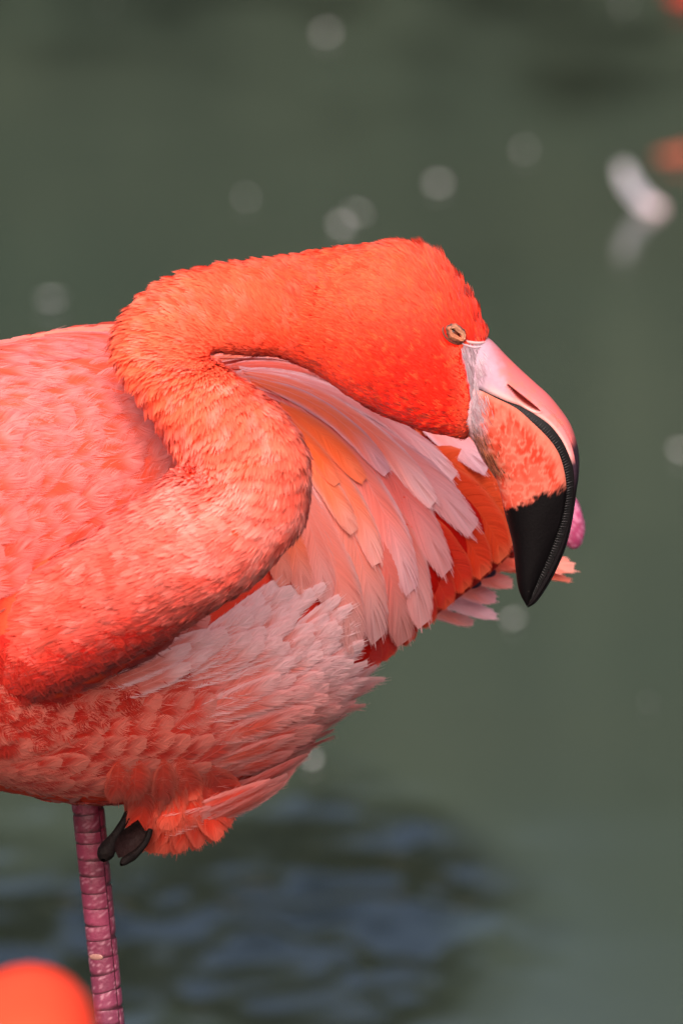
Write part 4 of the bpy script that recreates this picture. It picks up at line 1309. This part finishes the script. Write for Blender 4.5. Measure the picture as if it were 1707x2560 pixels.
# ------------------------------------------------------------------ other flamingos (soft in the photograph)
def other_flamingo(name, base, yaw, label, scale=1.0, neck=None):
    t = empty(name, base, label, "flamingo")
    t.rotation_euler = (0, 0, yaw); t.scale = (scale,)*3
    def part(nm, V, F, c, mat=M_skin, par=None, v=0.25):
        o = bpy.data.objects.new(nm, mesh(nm, V, F, c*(1-v/2+v*fbm(np.asarray(V), 45, 3, 4))[:, None]))
        o.data.materials.append(mat); COL.objects.link(o); o.parent = par or t
        return o
    secs = np.array([(-0.20, 0.66, 0.010), (-0.16, 0.67, 0.055), (-0.08, 0.68, 0.095), (0.02, 0.69, 0.112), (0.12, 0.68, 0.10), (0.20, 0.66, 0.07), (0.27, 0.63, 0.035), (0.33, 0.60, 0.008)])
    q = crom(secs, 40); f = np.linspace(0, 2*math.pi, 32, endpoint=False)
    V = np.stack([q[:, 0][:, None]+0*f, q[:, 2][:, None]*0.9*np.cos(f), q[:, 1][:, None]+q[:, 2][:, None]*1.15*np.sin(f)], -1).reshape(-1, 3)
    F = gridfaces(40, 32, True)
    nk_ = crom(np.array(neck), 60)
    V2, F2 = tube(nk_[:, :3]+np.array([0, 1e-5, 0]), nk_[:, 3], 20)
    hd = nk_[-1, :3]; hdir = nrm(nk_[-1, :3]-nk_[-4, :3])
    Vh, Fh = ellipsoid(hd, [hdir*0.042, np.array([0, 0.026, 0]), np.cross(hdir, [0, 1, 0])*0.034], 20, 24)
    V, F, _ = merge([(V, F, C_coral), (V2, F2, C_coral), (Vh, Fh, C_coral)])
    bd = part("body", V, F, lin(234, 66, 42))
    b0 = hd+hdir*0.034
    dn = np.array([0, 0, -1.0])
    bp = crom(np.array([b0, b0+hdir*0.03+dn*0.006, b0+hdir*0.05+dn*0.03, b0+hdir*0.045+dn*0.07]), 20)
    V, F = tube(bp+np.array([0, 1e-5, 0]), np.interp(np.linspace(0, 1, 20), [0, 0.5, 1], [0.018, 0.017, 0.002]), 14)
    cz = (np.repeat(np.linspace(0, 1, 20), 14) > 0.62)[:, None]
    part("bill", V, F, lin(236, 150, 140)*(1-cz)+lin(24, 16, 18)*cz, M_bill, v=0.1)
    for s in (-1, 1):
        V, F = ellipsoid(hd+hdir*0.012+np.array([0, s*0.024, 0.008]), [np.array([0.005, 0, 0]), np.array([0, 0.003, 0]), np.array([0, 0, 0.005])], 8, 10)
        part("eye", V, F, lin(220, 190, 90), M_eye)
        V, F = tube([(0.03, s*0.03, 0.62), (0.05, s*0.03, 0.30), (0.03, s*0.03, -0.13)], [0.013, 0.011, 0.008], 12)
        part("leg", V, F, lin(190, 90, 110), M_leg)
    g = np.random.default_rng(5)
    for k in range(14):
        s = (k % 2)*2-1
        x0 = 0.02+0.02*k; 
        Cn = np.stack([np.linspace(x0, x0+0.12, 8), s*(0.10-0.25*np.maximum(np.linspace(x0, x0+0.12, 8)-0.08, 0))*np.ones(8), np.linspace(0.72-0.003*k, 0.66-0.003*k, 8)], -1)
        o = feather("wing_feather", Cn, np.tile(np.array([0, s*0.95, 0.3]), (8, 1)), 0.020, lin(244, 110, 84), lin(244, 160, 156), nb=20, seed=8000+k)
        o.parent = t
    return t
n_pre = [(-0.16, 0, 0.70, 0.050), (-0.24, 0, 0.68, 0.038), (-0.31, 0, 0.72, 0.031), (-0.33, 0, 0.82, 0.029), (-0.29, 0, 0.93, 0.029), (-0.27, 0, 1.02, 0.029), (-0.31, 0, 1.09, 0.030), (-0.38, 0, 1.10, 0.032), (-0.43, 0, 1.07, 0.033)]
# near bird: the crown of its bent neck shows above the lower left corner
apex = P(72, 2606, -1.45)
n_near = [(-0.16, 0, 0.70, 0.050), (-0.24, 0, 0.68, 0.038), (-0.31, 0, 0.72, 0.031), (-0.33, 0, 0.82, 0.028), (-0.30, 0, 0.93, 0.026), (-0.29, 0, 1.00, 0.025), (-0.315, 0, 1.065, 0.029), (-0.36, 0, 1.08, 0.028), (-0.40, 0, 1.06, 0.025)]
zs = float(apex[2]/1.08)
other_flamingo("flamingo", (float(apex[0]), float(apex[1])-0.345*zs, 0.0), R(-90), "out of focus orange flamingo whose rounded nape rises in front of the standing leg", zs, n_near)

# ------------------------------------------------------------------ floating bits on the water
def float_feather(px, py, Lm, Wm, ang, col, edge, label, group, seed):
    c = PW(px, py)
    u = np.linspace(-0.5, 0.5, 8)
    d = np.array([math.cos(ang), math.sin(ang), 0]); s = np.array([-d[1], d[0], 0])
    Cn = c+d*(u*Lm)[:, None]+s*(0.18*Lm*(u*u))[:, None]+np.array([0, 0, 1.0])*(0.003+0.9*Wm*0.4*(u*2)**2)[:, None]
    o = feather("floating_feather", Cn, np.tile(np.array([0, -0.35, 0.94]), (8, 1)), Wm, col, edge, nb=18, loose=0.5, camber=-0.8, seed=seed)
    tag(o, label, "feather", group)
    return o
wht = lin(235, 232, 235)
lab = "small pale down feather floating on the green pond water"
grp = "down feathers floating on the pond"
for k, (px, py, L_) in enumerate([(815, 92, .010), (1095, 472, .013), (855, 575, .011), (892, 545, .013), (128, 764, .024), (1282, 1563, .009), (1310, 385, .006), (615, 505, .005), (1700, 1140, .009), (1620, 1770, .005), (270, 15, .007), (1560, 20, .006), (780, 1915, .007)]):
    float_feather(px, py, L_, L_*0.42, 0.4+k*1.1, wht, wht, lab, grp, 9000+k)
yb = float(PW(1650, 528)[1])
q = bez((1655, 522), (1590, 515), (1550, 410), 9)
fo = feather("floating_feather", P(q[:, 0], q[:, 1], yb+0.006*np.sin(np.linspace(0, 3.1, 9))), np.tile(nrm(np.array([0.2, -0.85, 0.45])), (9, 1)), 0.0078, lin(186, 182, 198), lin(240, 236, 244), root=lin(238, 205, 214), nb=24, loose=0.5, camber=0.5, seed=9100)
tag(fo, "large curled white feather standing up from the pond beside a coral red one", "feather")
float_feather(1692, 405, 0.050, 0.013, 0.5, lin(170, 80, 56), lin(180, 96, 70), "coral red feather floating on the water past the large white feather", None, 9102)
float_feather(1716, 10, 0.060, 0.020, 0.9, lin(190, 40, 16), lin(190, 60, 36), "deep red feather floating far out on the pond", None, 9103)

# the bird stands left of centre; every copy above is its own object
bpy.context.view_layer.update()
